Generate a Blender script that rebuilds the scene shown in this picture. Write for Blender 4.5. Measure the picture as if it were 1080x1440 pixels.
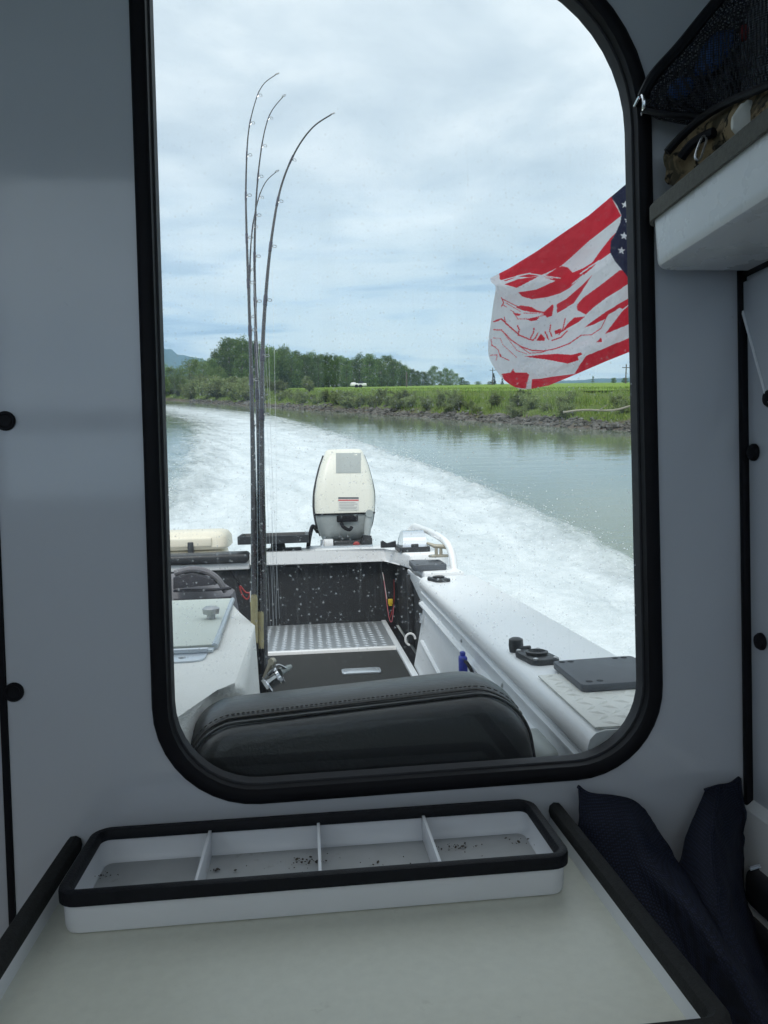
import bpy, bmesh, math, random
from math import radians as R, sin, cos, pi
from mathutils import Vector as V, Matrix, noise as MN
random.seed(7)
for o in list(bpy.data.objects): bpy.data.objects.remove(o)
SC = bpy.context.scene
COL = SC.collection

# ------------------------------------------------------------------ camera, sky, sun, exposure
F = 1081.0                     # focal length in photo pixels (1080 x 1440)
EYE = 1.5                      # eye height above the river, metres
def nrm(v): return V(v).normalized()
_f = nrm((430-540, 30, -F)); _u = V((-0.03, 1, 0)); _u = nrm(_u - _f*_u.dot(_f)); _r = _f.cross(_u)
RB = Matrix((_r, _f, _u))                          # camera -> boat axes (X right, Y aft, Z up)
_a = V((-540, 720-549, -F)); _b = V((540, 720-535, -F))
_up = nrm(_b.cross(_a)); _up = _up if _up.y > 0 else -_up
_wy = nrm(_f - _up*_f.dot(_up)); _wx = _wy.cross(_up)
RW = Matrix((_wx, _wy, _up))                       # camera -> world axes (Z up from the water)
MB2W = Matrix.Translation((0, 0, EYE)) @ (RW @ RB.transposed()).to_4x4()   # boat (bow-up on the plane) -> world
cam = bpy.data.cameras.new('camera'); cam.sensor_fit = 'VERTICAL'; cam.sensor_height = 24
cam.lens = 24*F/1440; cam.clip_start = 0.02; cam.clip_end = 20000
co = bpy.data.objects.new('camera', cam); COL.objects.link(co)
co.matrix_world = Matrix.Translation((0, 0, EYE)) @ RW.to_4x4()
SC.camera = co
SC.view_settings.view_transform = 'Standard'; SC.view_settings.look = 'None'
SC.view_settings.gamma = 1; SC.view_settings.exposure = 0.30; SC.view_settings.use_curve_mapping = False
SC.render.engine = 'CYCLES'
SC.cycles.use_denoising = True
SC.cycles.max_bounces = 9; SC.cycles.diffuse_bounces = 5; SC.cycles.glossy_bounces = 4
SC.cycles.transparent_max_bounces = 16; SC.cycles.transmission_bounces = 6; SC.cycles.volume_bounces = 1
SC.cycles.sample_clamp_indirect = 6; SC.cycles.caustics_reflective = False; SC.cycles.caustics_refractive = False

SUN_EL, SUN_AZ = R(56), R(205)
def build_world():
    w = bpy.data.worlds.new('World'); SC.world = w; w.use_nodes = True
    nt = w.node_tree; nt.nodes.clear(); N = nt.nodes.new; L = nt.links.new
    out = N('ShaderNodeOutputWorld'); bg = N('ShaderNodeBackground'); bg.inputs[1].default_value = 0.15
    sky = N('ShaderNodeTexSky'); sky.sky_type = 'NISHITA'; sky.sun_disc = False
    sky.sun_elevation = SUN_EL; sky.sun_rotation = SUN_AZ; sky.air_density = 1.2; sky.dust_density = 2
    tc = N('ShaderNodeTexCoord'); sep = N('ShaderNodeSeparateXYZ'); L(tc.outputs['Generated'], sep.inputs[0])
    def math_(op, a, b=None, clamp=False):
        m = N('ShaderNodeMath'); m.operation = op; m.use_clamp = clamp
        for i, x in enumerate((a, b)):
            if x is None: continue
            if isinstance(x, (int, float)): m.inputs[i].default_value = x
            else: L(x, m.inputs[i])
        return m.outputs[0]
    def ramp(fac, stops):
        r = N('ShaderNodeValToRGB'); L(fac, r.inputs[0]); e = r.color_ramp.elements
        while len(e) < len(stops): e.new(0.5)
        for el, (p, c) in zip(e, stops): el.position = p; el.color = (*c, 1)
        return r.outputs[0]
    def mix(f, a, b, t='MIX'):
        m = N('ShaderNodeMix'); m.data_type = 'RGBA'; m.blend_type = t
        if isinstance(f, (int, float)): m.inputs[0].default_value = f
        else: L(f, m.inputs[0])
        for i, x in ((6, a), (7, b)):
            if isinstance(x, tuple): m.inputs[i].default_value = (*x, 1)
            else: L(x, m.inputs[i])
        return m.outputs[2]
    z = math_('MAXIMUM', sep.outputs[2], 0.0)
    den = math_('ADD', z, 0.16)
    cx = math_('DIVIDE', sep.outputs[0], den); cy = math_('DIVIDE', sep.outputs[1], den)
    cb = N('ShaderNodeCombineXYZ'); L(cx, cb.inputs[0]); L(cy, cb.inputs[1])
    def noise(vec, scale, detail, rough, dist=0.0):
        n = N('ShaderNodeTexNoise'); n.inputs['Scale'].default_value = scale; n.inputs['Detail'].default_value = detail
        n.inputs['Roughness'].default_value = rough; n.inputs['Distortion'].default_value = dist
        L(vec, n.inputs['Vector']); return n.outputs['Fac']
    n1 = noise(cb.outputs[0], 2.1, 8, 0.55, 0.3)
    n2 = noise(cb.outputs[0], 0.55, 3, 0.5, 0.2)
    s = math_('ADD', math_('MULTIPLY', n1, 0.6), math_('MULTIPLY', n2, 0.4))
    hi = ramp(s, [(0.38, (3.7, 4.15, 4.5)), (0.50, (4.8, 5.2, 5.4)), (0.61, (6.3, 6.5, 6.5))])
    # long flat cloud bars low over the horizon
    mp = N('ShaderNodeMapping'); L(tc.outputs['Generated'], mp.inputs[0]); mp.inputs['Scale'].default_value = (3.2, 3.2, 24)
    n3 = noise(mp.outputs[0], 1.45, 6, 0.55, 0.35)
    lo = ramp(n3, [(0.38, (2.6, 3.4, 4.3)), (0.46, (4.4, 5.2, 5.8)), (0.54, (6.3, 6.7, 6.5)), (0.66, (7.1, 7.25, 6.75))])
    band = ramp(sep.outputs[2], [(0.0, (1, 1, 1)), (0.085, (0.85, 0.85, 0.85)), (0.16, (0.25, 0.25, 0.25)), (0.26, (0, 0, 0))])
    cl = mix(band, hi, lo)
    zen = ramp(sep.outputs[2], [(0.3, (1, 1, 1)), (1.0, (1.45, 1.42, 1.38))])      # overcast dome, brighter overhead than the skyline; lifted to light table and side deck
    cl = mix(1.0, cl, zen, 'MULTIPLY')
    fin = mix(0.92, sky.outputs[0], cl)
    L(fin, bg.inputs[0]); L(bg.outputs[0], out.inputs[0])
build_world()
sun = bpy.data.lights.new('sun', 'SUN'); sun.energy = 1.5; sun.angle = R(20); sun.color = (1, .96, .9)
so = bpy.data.objects.new('sun', sun); COL.objects.link(so)
sd = V((sin(SUN_AZ)*cos(SUN_EL), cos(SUN_AZ)*cos(SUN_EL), sin(SUN_EL)))
so.rotation_euler = sd.to_track_quat('Z', 'Y').to_euler()

# ------------------------------------------------------------------ measuring helpers (boat axes / world)
def _d(px, py): return RB @ V((px-540, 720-py, -F))
def PY(px, py, Y): v = _d(px, py); return v*(Y/v.y)
def PZ(px, py, z): v = _d(px, py); return v*(z/v.z)
def PX(px, py, x): v = _d(px, py); return v*(x/v.x)
def WG(px, py, z=0): v = RW @ V((px-540, 720-py, -F)); return v*((z-EYE)/v.z) + V((0, 0, EYE))
def WD(px, py, Y): v = RW @ V((px-540, 720-py, -F)); return v*(Y/v.y) + V((0, 0, EYE))

# ------------------------------------------------------------------ materials
MATS = {}
class NT:
    def __init__(s, name):
        s.m = bpy.data.materials.new(name); s.m.use_nodes = True; s.t = s.m.node_tree
        s.t.nodes.clear(); s.out = s.n('ShaderNodeOutputMaterial')
    def n(s, t): return s.t.nodes.new(t)
    def l(s, a, b): s.t.links.new(a, b)
    def set(s, sock, v):
        if isinstance(v, bpy.types.NodeSocket): s.l(v, sock)
        elif isinstance(v, tuple) and len(v) == 3 and sock.type == 'RGBA': sock.default_value = (*v, 1)
        else: sock.default_value = v
    def tex(s, kind='Object', scale=None):
        o = s.n('ShaderNodeTexCoord').outputs[kind]
        if scale:
            m = s.n('ShaderNodeMapping'); s.l(o, m.inputs[0]); m.inputs['Scale'].default_value = scale; o = m.outputs[0]
        return o
    def noise(s, vec, scale, detail=3, rough=.5, dist=0):
        n = s.n('ShaderNodeTexNoise'); s.l(vec, n.inputs['Vector']); n.inputs['Scale'].default_value = scale
        n.inputs['Detail'].default_value = detail; n.inputs['Roughness'].default_value = rough; n.inputs['Distortion'].default_value = dist
        return n.outputs['Fac']
    def voro(s, vec, scale, feat='F1', out='Distance', rnd=1):
        n = s.n('ShaderNodeTexVoronoi'); n.feature = feat; s.l(vec, n.inputs['Vector']); n.inputs['Scale'].default_value = scale
        n.inputs['Randomness'].default_value = rnd
        return n.outputs[out]
    def ramp(s, fac, stops):
        r = s.n('ShaderNodeValToRGB'); s.l(fac, r.inputs[0]); e = r.color_ramp.elements
        while len(e) < len(stops): e.new(.5)
        for el, (p, c) in zip(e, stops):
            el.position = p; el.color = (c, c, c, 1) if isinstance(c, (int, float)) else (*c, 1)
        return r.outputs[0]
    def mix(s, f, a, b, t='MIX'):
        m = s.n('ShaderNodeMix'); m.data_type = 'RGBA'; m.blend_type = t
        s.set(m.inputs[0], f); s.set(m.inputs[6], a); s.set(m.inputs[7], b); return m.outputs[2]
    def math(s, op, a, b=0.0, clamp=False):
        m = s.n('ShaderNodeMath'); m.operation = op; m.use_clamp = clamp; s.set(m.inputs[0], a); s.set(m.inputs[1], b); return m.outputs[0]
    def bump(s, h, strength=.2, dist=.01):
        b = s.n('ShaderNodeBump'); b.inputs['Strength'].default_value = strength; b.inputs['Distance'].default_value = dist
        s.l(h, b.inputs['Height']); return b.outputs[0]
    def bsdf(s, color, rough=.5, metal=0, normal=None, spec=.5, **kw):
        b = s.n('ShaderNodeBsdfPrincipled'); s.set(b.inputs['Base Color'], color); s.set(b.inputs['Roughness'], rough)
        s.set(b.inputs['Metallic'], metal); b.inputs['Specular IOR Level'].default_value = spec
        if normal is not None: s.l(normal, b.inputs['Normal'])
        for k, v in kw.items(): s.set(b.inputs[k.replace('_', ' ')], v)
        return b.outputs[0]
    def done(s, sh): s.l(sh, s.out.inputs[0]); MATS[s.m.name] = s.m; return s.m

def std(name, col, rough=.5, metal=0, var=.12, vscale=8, bump=.0, bscale=60, spec=.5, dirt=None, coat=0, sheen=0):
    """painted / moulded surface: base colour with mottling, optional dirt specks and fine relief"""
    t = NT(name); v = t.tex()
    n = t.noise(v, vscale, 5, .6)
    dark = tuple(c*(1-var) for c in col); lite = tuple(min(1, c*(1+var*.5)) for c in col)
    c = t.mix(n, dark, lite)
    if dirt:
        m = t.ramp(t.noise(v, dirt[0], 6, .7), [(dirt[1], 0.0), (min(1, dirt[1]+.12), dirt[2])]); c = t.mix(m, c, dirt[3])
    rr = t.math('ADD', t.math('MULTIPLY', t.noise(v, vscale*2.3, 4), .18), rough-.09, True)
    nm = t.bump(t.noise(v, bscale, 4, .6), bump, .004) if bump else None
    kw = {}
    if coat: kw['Coat_Weight'] = coat
    if sheen: kw['Sheen_Weight'] = sheen
    return t.done(t.bsdf(c, rr, metal, nm, spec, **kw))

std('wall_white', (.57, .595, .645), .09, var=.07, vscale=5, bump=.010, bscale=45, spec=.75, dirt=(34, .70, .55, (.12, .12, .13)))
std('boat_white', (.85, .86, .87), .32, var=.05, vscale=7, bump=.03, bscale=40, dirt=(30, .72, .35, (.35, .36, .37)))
std('liner_white', (.70, .73, .76), .38, var=.06, vscale=4, bump=.03, bscale=30, dirt=(22, .68, .3, (.4, .4, .4)))
std('fibreglass', (.86, .85, .81), .6, var=.05, vscale=20, bump=.55, bscale=170, dirt=(60, .68, .3, (.45, .43, .4)))
std('lid_cream', (.62, .66, .60), .5, var=.05, vscale=9, bump=.05, bscale=80, dirt=(26, .66, .25, (.35, .34, .3)))
std('cooler_cream', (.75, .70, .58), .5, var=.07, vscale=10, bump=.05, bscale=50, dirt=(20, .64, .3, (.4, .36, .28)))
std('motor_white', (.74, .73, .65), .35, var=.05, vscale=10, bump=.02, bscale=40, dirt=(16, .62, .35, (.45, .43, .36)))
std('motor_grey', (.33, .36, .36), .45, var=.2, vscale=14, bump=.05, bscale=60, dirt=(30, .6, .4, (.32, .33, .32)))
std('panel_grey', (.36, .39, .38), .5, var=.1, vscale=12)
std('rubber', (.008, .008, .011), .55, var=.3, vscale=15, bump=.08, bscale=160, spec=.16)
std('rubber_grey', (.035, .036, .042), .6, var=.2, vscale=20, bump=.1, bscale=120, spec=.3)
std('plastic_black', (.03, .033, .038), .45, var=.2, vscale=20, bump=.06, bscale=150)
std('board_grey', (.085, .095, .11), .55, var=.15, vscale=18, bump=.1, bscale=140, dirt=(70, .66, .5, (.2, .22, .24)))
std('black_wall', (.016, .018, .022), .7, var=.4, vscale=9, bump=.2, bscale=120, dirt=(26, .6, .35, (.05, .055, .06)))
std('carpet_floor', (.05, .052, .052), .95, var=.5, vscale=70, bump=.5, bscale=260, spec=.1)
std('alu', (.62, .66, .70), .42, 1, var=.12, vscale=14, bump=.06, bscale=80)
std('tread_alu', (.50, .53, .56), .5, .9, var=.2, vscale=20, bump=.1, bscale=90)
std('tread_paint', (.74, .74, .70), .5, 0, var=.12, vscale=14, bump=.1, bscale=90, dirt=(24, .6, .5, (.42, .4, .36)))
std('chrome', (.8, .82, .85), .12, 1, var=.05, vscale=10)
std('steel', (.45, .46, .47), .3, 1, var=.15, vscale=30)
std('brass_cast', (.48, .44, .36), .5, .7, var=.2, vscale=30)
std('laminate', (.68, .695, .615), .42, var=.12, vscale=70, bump=.05, bscale=120, dirt=(26, .64, .35, (.34, .33, .28)))
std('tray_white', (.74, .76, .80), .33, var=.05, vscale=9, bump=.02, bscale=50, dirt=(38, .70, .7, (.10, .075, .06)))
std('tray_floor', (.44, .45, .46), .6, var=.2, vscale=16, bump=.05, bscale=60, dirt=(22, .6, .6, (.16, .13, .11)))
std('trim_dark', (.008, .009, .013), .55, var=.3, vscale=60, bump=.25, bscale=300, spec=.22)
std('trim_felt', (.034, .035, .036), .9, var=.45, vscale=160, bump=.5, bscale=420, spec=.15)
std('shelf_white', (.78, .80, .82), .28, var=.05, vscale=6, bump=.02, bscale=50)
std('shelf_felt', (.19, .19, .175), .95, var=.4, vscale=140, bump=.6, bscale=420, spec=.1)
std('vinyl', (.013, .015, .017), .33, var=.25, vscale=18, bump=.22, bscale=130, spec=.5)
std('stitch', (.05, .045, .042), .7, var=.2, vscale=50)
std('duffel', (.20, .195, .21), .85, var=.2, vscale=30, bump=.3, bscale=240, spec=.2)
std('duffel_dark', (.06, .06, .07), .85, var=.2, vscale=30, bump=.3, bscale=240, spec=.2)
std('rod_black', (.012, .013, .018), .28, var=.3, vscale=40, coat=.5)
std('rod_wrap', (.03, .03, .055), .3, var=.3, vscale=40)
std('cork', (.42, .36, .19), .6, var=.3, vscale=80, bump=.2, bscale=200, dirt=(90, .6, .5, (.2, .16, .07)))
std('blue_plastic', (.03, .05, .42), .4, var=.15, vscale=30)
std('yellow', (.7, .5, .04), .5, var=.1); std('red', (.32, .03, .03), .5, var=.1); std('pink_wire', (.6, .16, .2), .5); std('white_wire', (.75, .75, .75), .5)
std('paper', (.72, .72, .68), .7, var=.1, vscale=40, bump=.2, bscale=60)
std('sticker', (.66, .66, .62), .4); std('sticker_red', (.55, .04, .05), .4); std('sticker_dark', (.06, .07, .09), .4); std('sticker_text', (.36, .36, .36), .5)
std('seat_shell', (.035, .037, .044), .5, var=.15, bump=.1, bscale=120)
std('blue_cloth', (.06, .15, .40), .8, var=.3, vscale=14, bump=.2, bscale=90)
std('roof_dimmed', (.16, .165, .175), .8, var=.06)  # unseen headliner, toned dark so the upper bulkhead gets less bounce
std('floor_bounce', (.48, .48, .47), .8, var=.3, vscale=30, bump=.3, bscale=200)  # unseen floor, toned pale to bounce light up onto the lower bulkhead
std('wood_pole', (.12, .10, .085), .9, var=.3, vscale=3, bump=.3, bscale=30)
std('driftwood', (.30, .28, .22), .9, var=.3, vscale=5)
std('bark', (.09, .075, .06), .9, var=.3, vscale=4, bump=.5, bscale=12)
std('rv_white', (.78, .78, .76), .4); std('dark_glass', (.03, .035, .04), .1)
std('roof_grey', (.25, .24, .24), .8)

def mesh_cloth(name, col, dot, scale):
    t = NT(name); v = t.tex('Object', (scale, scale, scale))
    w = t.n('ShaderNodeTexVoronoi'); t.l(v, w.inputs['Vector']); w.inputs['Scale'].default_value = 1; w.inputs['Randomness'].default_value = .15
    m = t.ramp(w.outputs['Distance'], [(.28, 1.0), (.48, 0.0)])
    c = t.mix(m, col, dot); c = t.mix(t.ramp(t.noise(t.tex(), 9, 3), [(.35, 0.0), (.7, .5)]), c, col)
    return t.done(t.bsdf(c, .75, 0, t.bump(m, .5, .002), .35))
mesh_cloth('navy_mesh', (.0045, .0065, .017), (.018, .027, .070), 300)
def net_material():
    t = NT('net_mesh'); v = t.tex('Object', (290, 290, 290))
    w = t.n('ShaderNodeTexVoronoi'); t.l(v, w.inputs['Vector']); w.inputs['Randomness'].default_value = .1; w.inputs['Scale'].default_value = 1
    hole = t.ramp(w.outputs['Distance'], [(.40, .92), (.50, 0.0)])
    f = t.bsdf((.010, .012, .018), .7, 0, None, .3); tr = t.n('ShaderNodeBsdfTransparent')
    m = t.n('ShaderNodeMixShader'); t.l(hole, m.inputs[0]); t.l(f, m.inputs[1]); t.l(tr.outputs[0], m.inputs[2]); t.done(m.outputs[0])
net_material()

def camo():
    t = NT('camo_cloth'); v = t.tex()
    n = t.noise(v, 26, 4, .6, 1.2); n2 = t.noise(v, 45, 3, .6, .8)
    c = t.mix(t.ramp(n, [(.42, 0.0), (.5, 1.0)]), (.09, .075, .05), (.28, .21, .125))
    c = t.mix(t.ramp(n2, [(.56, 0.0), (.62, 1.0)]), c, (.025, .022, .018))
    return t.done(t.bsdf(c, .85, 0, t.bump(t.noise(v, 120, 4), .4, .003), .2))
camo()

PANE_TOP = 1.75      # height of the pane's top edge above the boat's own origin
def glass_mat(name, drops):
    t = NT(name); v = t.tex()
    fr = t.n('ShaderNodeFresnel'); fr.inputs[0].default_value = 1.34
    tr = t.n('ShaderNodeBsdfTransparent'); tr.inputs[0].default_value = (.955, .985, .985, 1)
    gl = t.n('ShaderNodeBsdfGlossy'); gl.inputs['Roughness'].default_value = .015; gl.inputs[0].default_value = (.9, .95, 1, 1)
    m = t.n('ShaderNodeMixShader'); t.l(fr.outputs[0], m.inputs[0]); t.l(tr.outputs[0], m.inputs[1]); t.l(gl.outputs[0], m.inputs[2])
    sh = m.outputs[0]
    if drops:                     # dried spray: pale specks of several sizes and a thin film on the outside of the pane
        def drops_(sc, r0, r1, keep):
            return t.math('MULTIPLY', t.ramp(t.voro(v, sc), [(r0, 1.0), (r1, 0.0)]), t.ramp(t.voro(v, sc, out='Color'), [(keep, 0.0), (keep+.15, 1.0)]))
        patch = t.ramp(t.noise(v, 4, 3, .6), [(.26, .5), (.5, 1.0)])
        st = t.ramp(t.noise(t.tex('Object', (150, 1, 5)), 1, 3, .6), [(.55, 0.0), (.80, 1.0)])
        sp = t.n('ShaderNodeSeparateXYZ'); t.l(v, sp.inputs[0])
        low = t.ramp(t.math('MULTIPLY', t.math('SUBTRACT', PANE_TOP, sp.outputs[2]), .9), [(.10, .07), (.45, .45), (.62, 1.0), (.86, 1.0), (.93, .12)])   # spray reaches the lower pane most
        fac = t.math('ADD', t.math('MULTIPLY', drops_(92, .06, .22, .22), .36), t.math('MULTIPLY', drops_(170, .10, .30, .30), .30))
        fac = t.math('ADD', fac, t.math('MULTIPLY', drops_(45, .04, .10, .45), .28))
        fac = t.math('ADD', fac, t.math('MULTIPLY', st, .12))
        fac = t.math('MULTIPLY', t.math('MULTIPLY', fac, patch), low)
        fac = t.math('ADD', fac, .012, True)
        tl = t.n('ShaderNodeBsdfTranslucent'); tl.inputs[0].default_value = (.95, .97, .98, 1)
        df = t.n('ShaderNodeBsdfDiffuse'); df.inputs[0].default_value = (.7, .74, .76, 1)
        a = t.n('ShaderNodeMixShader'); a.inputs[0].default_value = .08; t.l(tl.outputs[0], a.inputs[1]); t.l(df.outputs[0], a.inputs[2])
        m2 = t.n('ShaderNodeMixShader'); t.l(fac, m2.inputs[0]); t.l(sh, m2.inputs[1]); t.l(a.outputs[0], m2.inputs[2]); sh = m2.outputs[0]
    return t.done(sh)
glass_mat('glass_spotted', True); glass_mat('glass_clear', False)

def leaf_mat(name, c1, c2, trans=.25):
    t = NT(name); oi = t.n('ShaderNodeObjectInfo'); g = t.n('ShaderNodeNewGeometry')
    c = t.mix(g.outputs['Random Per Island'], c1, c2)
    h = t.n('ShaderNodeHueSaturation'); t.l(c, h.inputs['Color'])
    t.l(t.math('MULTIPLY_ADD', oi.outputs['Random'], .5), h.inputs['Value']); h.inputs['Value'].default_value = 1
    v = t.n('ShaderNodeMath'); v.operation = 'MULTIPLY_ADD'; t.l(oi.outputs['Random'], v.inputs[0]); v.inputs[1].default_value = .7; v.inputs[2].default_value = .65
    t.l(v.outputs[0], h.inputs['Value'])
    d = t.n('ShaderNodeBsdfDiffuse'); t.l(h.outputs[0], d.inputs[0]); tl = t.n('ShaderNodeBsdfTranslucent'); t.l(h.outputs[0], tl.inputs[0])
    m = t.n('ShaderNodeMixShader'); m.inputs[0].default_value = trans; t.l(d.outputs[0], m.inputs[1]); t.l(tl.outputs[0], m.inputs[2])
    return t.done(m.outputs[0])
leaf_mat('leaf_poplar', (.09, .16, .05), (.19, .27, .088), .42)
leaf_mat('leaf_light', (.15, .23, .075), (.26, .34, .13), .45)
leaf_mat('leaf_willow', (.15, .20, .085), (.28, .32, .15), .4)
leaf_mat('leaf_conifer', (.018, .035, .022), (.035, .06, .035), .1)
leaf_mat('leaf_grass', (.12, .20, .04), (.25, .31, .09), .4)

def ground_mats():
    t = NT('field_grass'); v = t.tex()
    n = t.noise(v, .12, 5, .6); n2 = t.noise(v, 3.5, 4, .7); n3 = t.noise(t.tex('Object', (.02, .25, 1)), 1, 3)
    c = t.mix(n, (.13, .23, .03), (.22, .31, .055)); c = t.mix(t.math('MULTIPLY', n2, .5), c, (.11, .18, .03))
    c = t.mix(t.ramp(n3, [(.5, 0.0), (.7, .35)]), c, (.24, .27, .08))
    t.done(t.bsdf(c, .95, 0, t.bump(n2, .6, .1), .1))
    t = NT('bank_earth'); v = t.tex()
    sp = t.n('ShaderNodeSeparateXYZ'); t.l(v, sp.inputs[0])
    n = t.noise(v, .8, 5, .65); n2 = t.noise(v, 5, 5, .7)
    earth = t.mix(n2, (.055, .047, .038), (.19, .165, .135)); grass = t.mix(n2, (.06, .10, .025), (.15, .19, .055))
    h = t.math('ADD', sp.outputs[2], t.math('MULTIPLY', t.math('SUBTRACT', n, .5), 1.1))
    c = t.mix(t.ramp(h, [(.14, 0.0), (.36, 1.0)]), earth, grass)
    t.done(t.bsdf(c, .95, 0, t.bump(n2, .8, .12), .1))
    t = NT('stone'); oi = t.n('ShaderNodeNewGeometry'); v = t.tex()
    c = t.mix(oi.outputs['Random Per Island'], (.05, .05, .046), (.17, .165, .15)); c = t.mix(t.math('MULTIPLY', t.noise(v, 7, 4), .5), c, (.10, .09, .08))
    t.done(t.bsdf(c, .9, 0, t.bump(t.noise(v, 12, 4), .5, .03), .2))
    t = NT('hill_forest'); v = t.tex(); n = t.noise(v, .006, 6, .65)
    t.done(t.bsdf(t.mix(n, (.02, .035, .03), (.06, .085, .06)), 1, 0, None, .1))
    t = NT('river_water'); v = t.tex()
    w1 = t.noise(t.tex('Object', (.55, 1.5, 1)), .9, 4, .55, .3); w2 = t.noise(t.tex('Object', (1, 2.2, 1)), 4.5, 3, .5)
    patch = t.ramp(t.noise(t.tex('Object', (.05, .16, 1)), 1, 3), [(.4, .15), (.65, 1.0)])
    hgt = t.math('ADD', t.math('MULTIPLY', w1, 1.0), t.math('MULTIPLY', t.math('MULTIPLY', w2, patch), .25))
    t.done(t.bsdf((.15, .185, .135), .06, 0, t.bump(hgt, .035, .25), .5, IOR=1.33))
    t = NT('foam'); v = t.tex()
    at = t.n('ShaderNodeAttribute'); at.attribute_name = 'edge'
    e = at.outputs['Fac']
    st = t.n('ShaderNodeAttribute'); st.attribute_name = 'flow'     # along / across the wake
    mp = t.n('ShaderNodeMapping'); t.l(st.outputs['Vector'], mp.inputs[0]); mp.inputs['Scale'].default_value = (.55, 2.2, 1)
    n1 = t.noise(mp.outputs[0], 1.2, 7, .62, .5); n2 = t.noise(v, 9, 5, .7); n3 = t.noise(v, 40, 3, .7)
    k = t.math('ADD', t.math('ADD', t.math('MULTIPLY', n1, .52), t.math('MULTIPLY', n2, .33)), t.math('MULTIPLY', n3, .15))
    a = t.math('ADD', t.math('MULTIPLY', e, 1.2), t.math('MULTIPLY', t.math('SUBTRACT', k, .5), 1.3))
    a = t.ramp(a, [(.08, 0.0), (.42, .66), (.85, 1.0)])
    c = t.mix(t.ramp(k, [(.34, 0.0), (.58, 1.0)]), (.46, .515, .535), (.67, .72, .74))
    f = t.bsdf(c, .65, 0, t.bump(k, .5, .12), .3)
    tr = t.n('ShaderNodeBsdfTransparent'); m = t.n('ShaderNodeMixShader'); t.l(a, m.inputs[0]); t.l(tr.outputs[0], m.inputs[1]); t.l(f, m.inputs[2])
    t.done(m.outputs[0])
    t = NT('spray'); t.done(t.bsdf((.85, .88, .9), .4))
    t = NT('flag_cloth'); at = t.n('ShaderNodeVertexColor'); at.layer_name = 'print'
    wv = t.noise(t.tex('Object', (900, 900, 900)), 1, 2)
    d = t.bsdf(at.outputs[0], .8, 0, t.bump(wv, .15, .001), .15, Sheen_Weight=.15)
    tl = t.n('ShaderNodeBsdfTranslucent'); t.l(at.outputs[0], tl.inputs[0])
    m = t.n('ShaderNodeMixShader'); m.inputs[0].default_value = .5; t.l(d, m.inputs[1]); t.l(tl.outputs[0], m.inputs[2]); t.done(m.outputs[0])
    t = NT('fish_line'); t.done(t.bsdf((.7, .74, .78), .2, 0, None, .5))
ground_mats()

# ------------------------------------------------------------------ mesh helpers
def rounded(corners, seg=8):
    """2-D polygon from (x, y, radius) corners, fillets filled in"""
    out = []; n = len(corners)
    for i, (x, y, r) in enumerate(corners):
        p = V((x, y)); a = V(corners[i-1][:2]); b = V(corners[(i+1) % n][:2])
        if r <= 0: out.append((x, y)); continue
        da = (a-p).normalized(); db = (b-p).normalized(); ang = math.acos(max(-1, min(1, da.dot(db))))
        t = r/math.tan(ang/2); c = p + (da+db).normalized()*(r/sin(ang/2))
        s = p+da*t-c; e = p+db*t-c
        a0 = math.atan2(s.y, s.x); a1 = math.atan2(e.y, e.x); d = (a1-a0+pi) % (2*pi)-pi
        for k in range(seg+1):
            q = a0+d*k/seg; out.append((c.x+r*cos(q), c.y+r*sin(q)))
    return out
def rrect(x0, y0, x1, y1, r, seg=5): return rounded([(x0, y0, r), (x1, y0, r), (x1, y1, r), (x0, y1, r)], seg)

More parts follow.
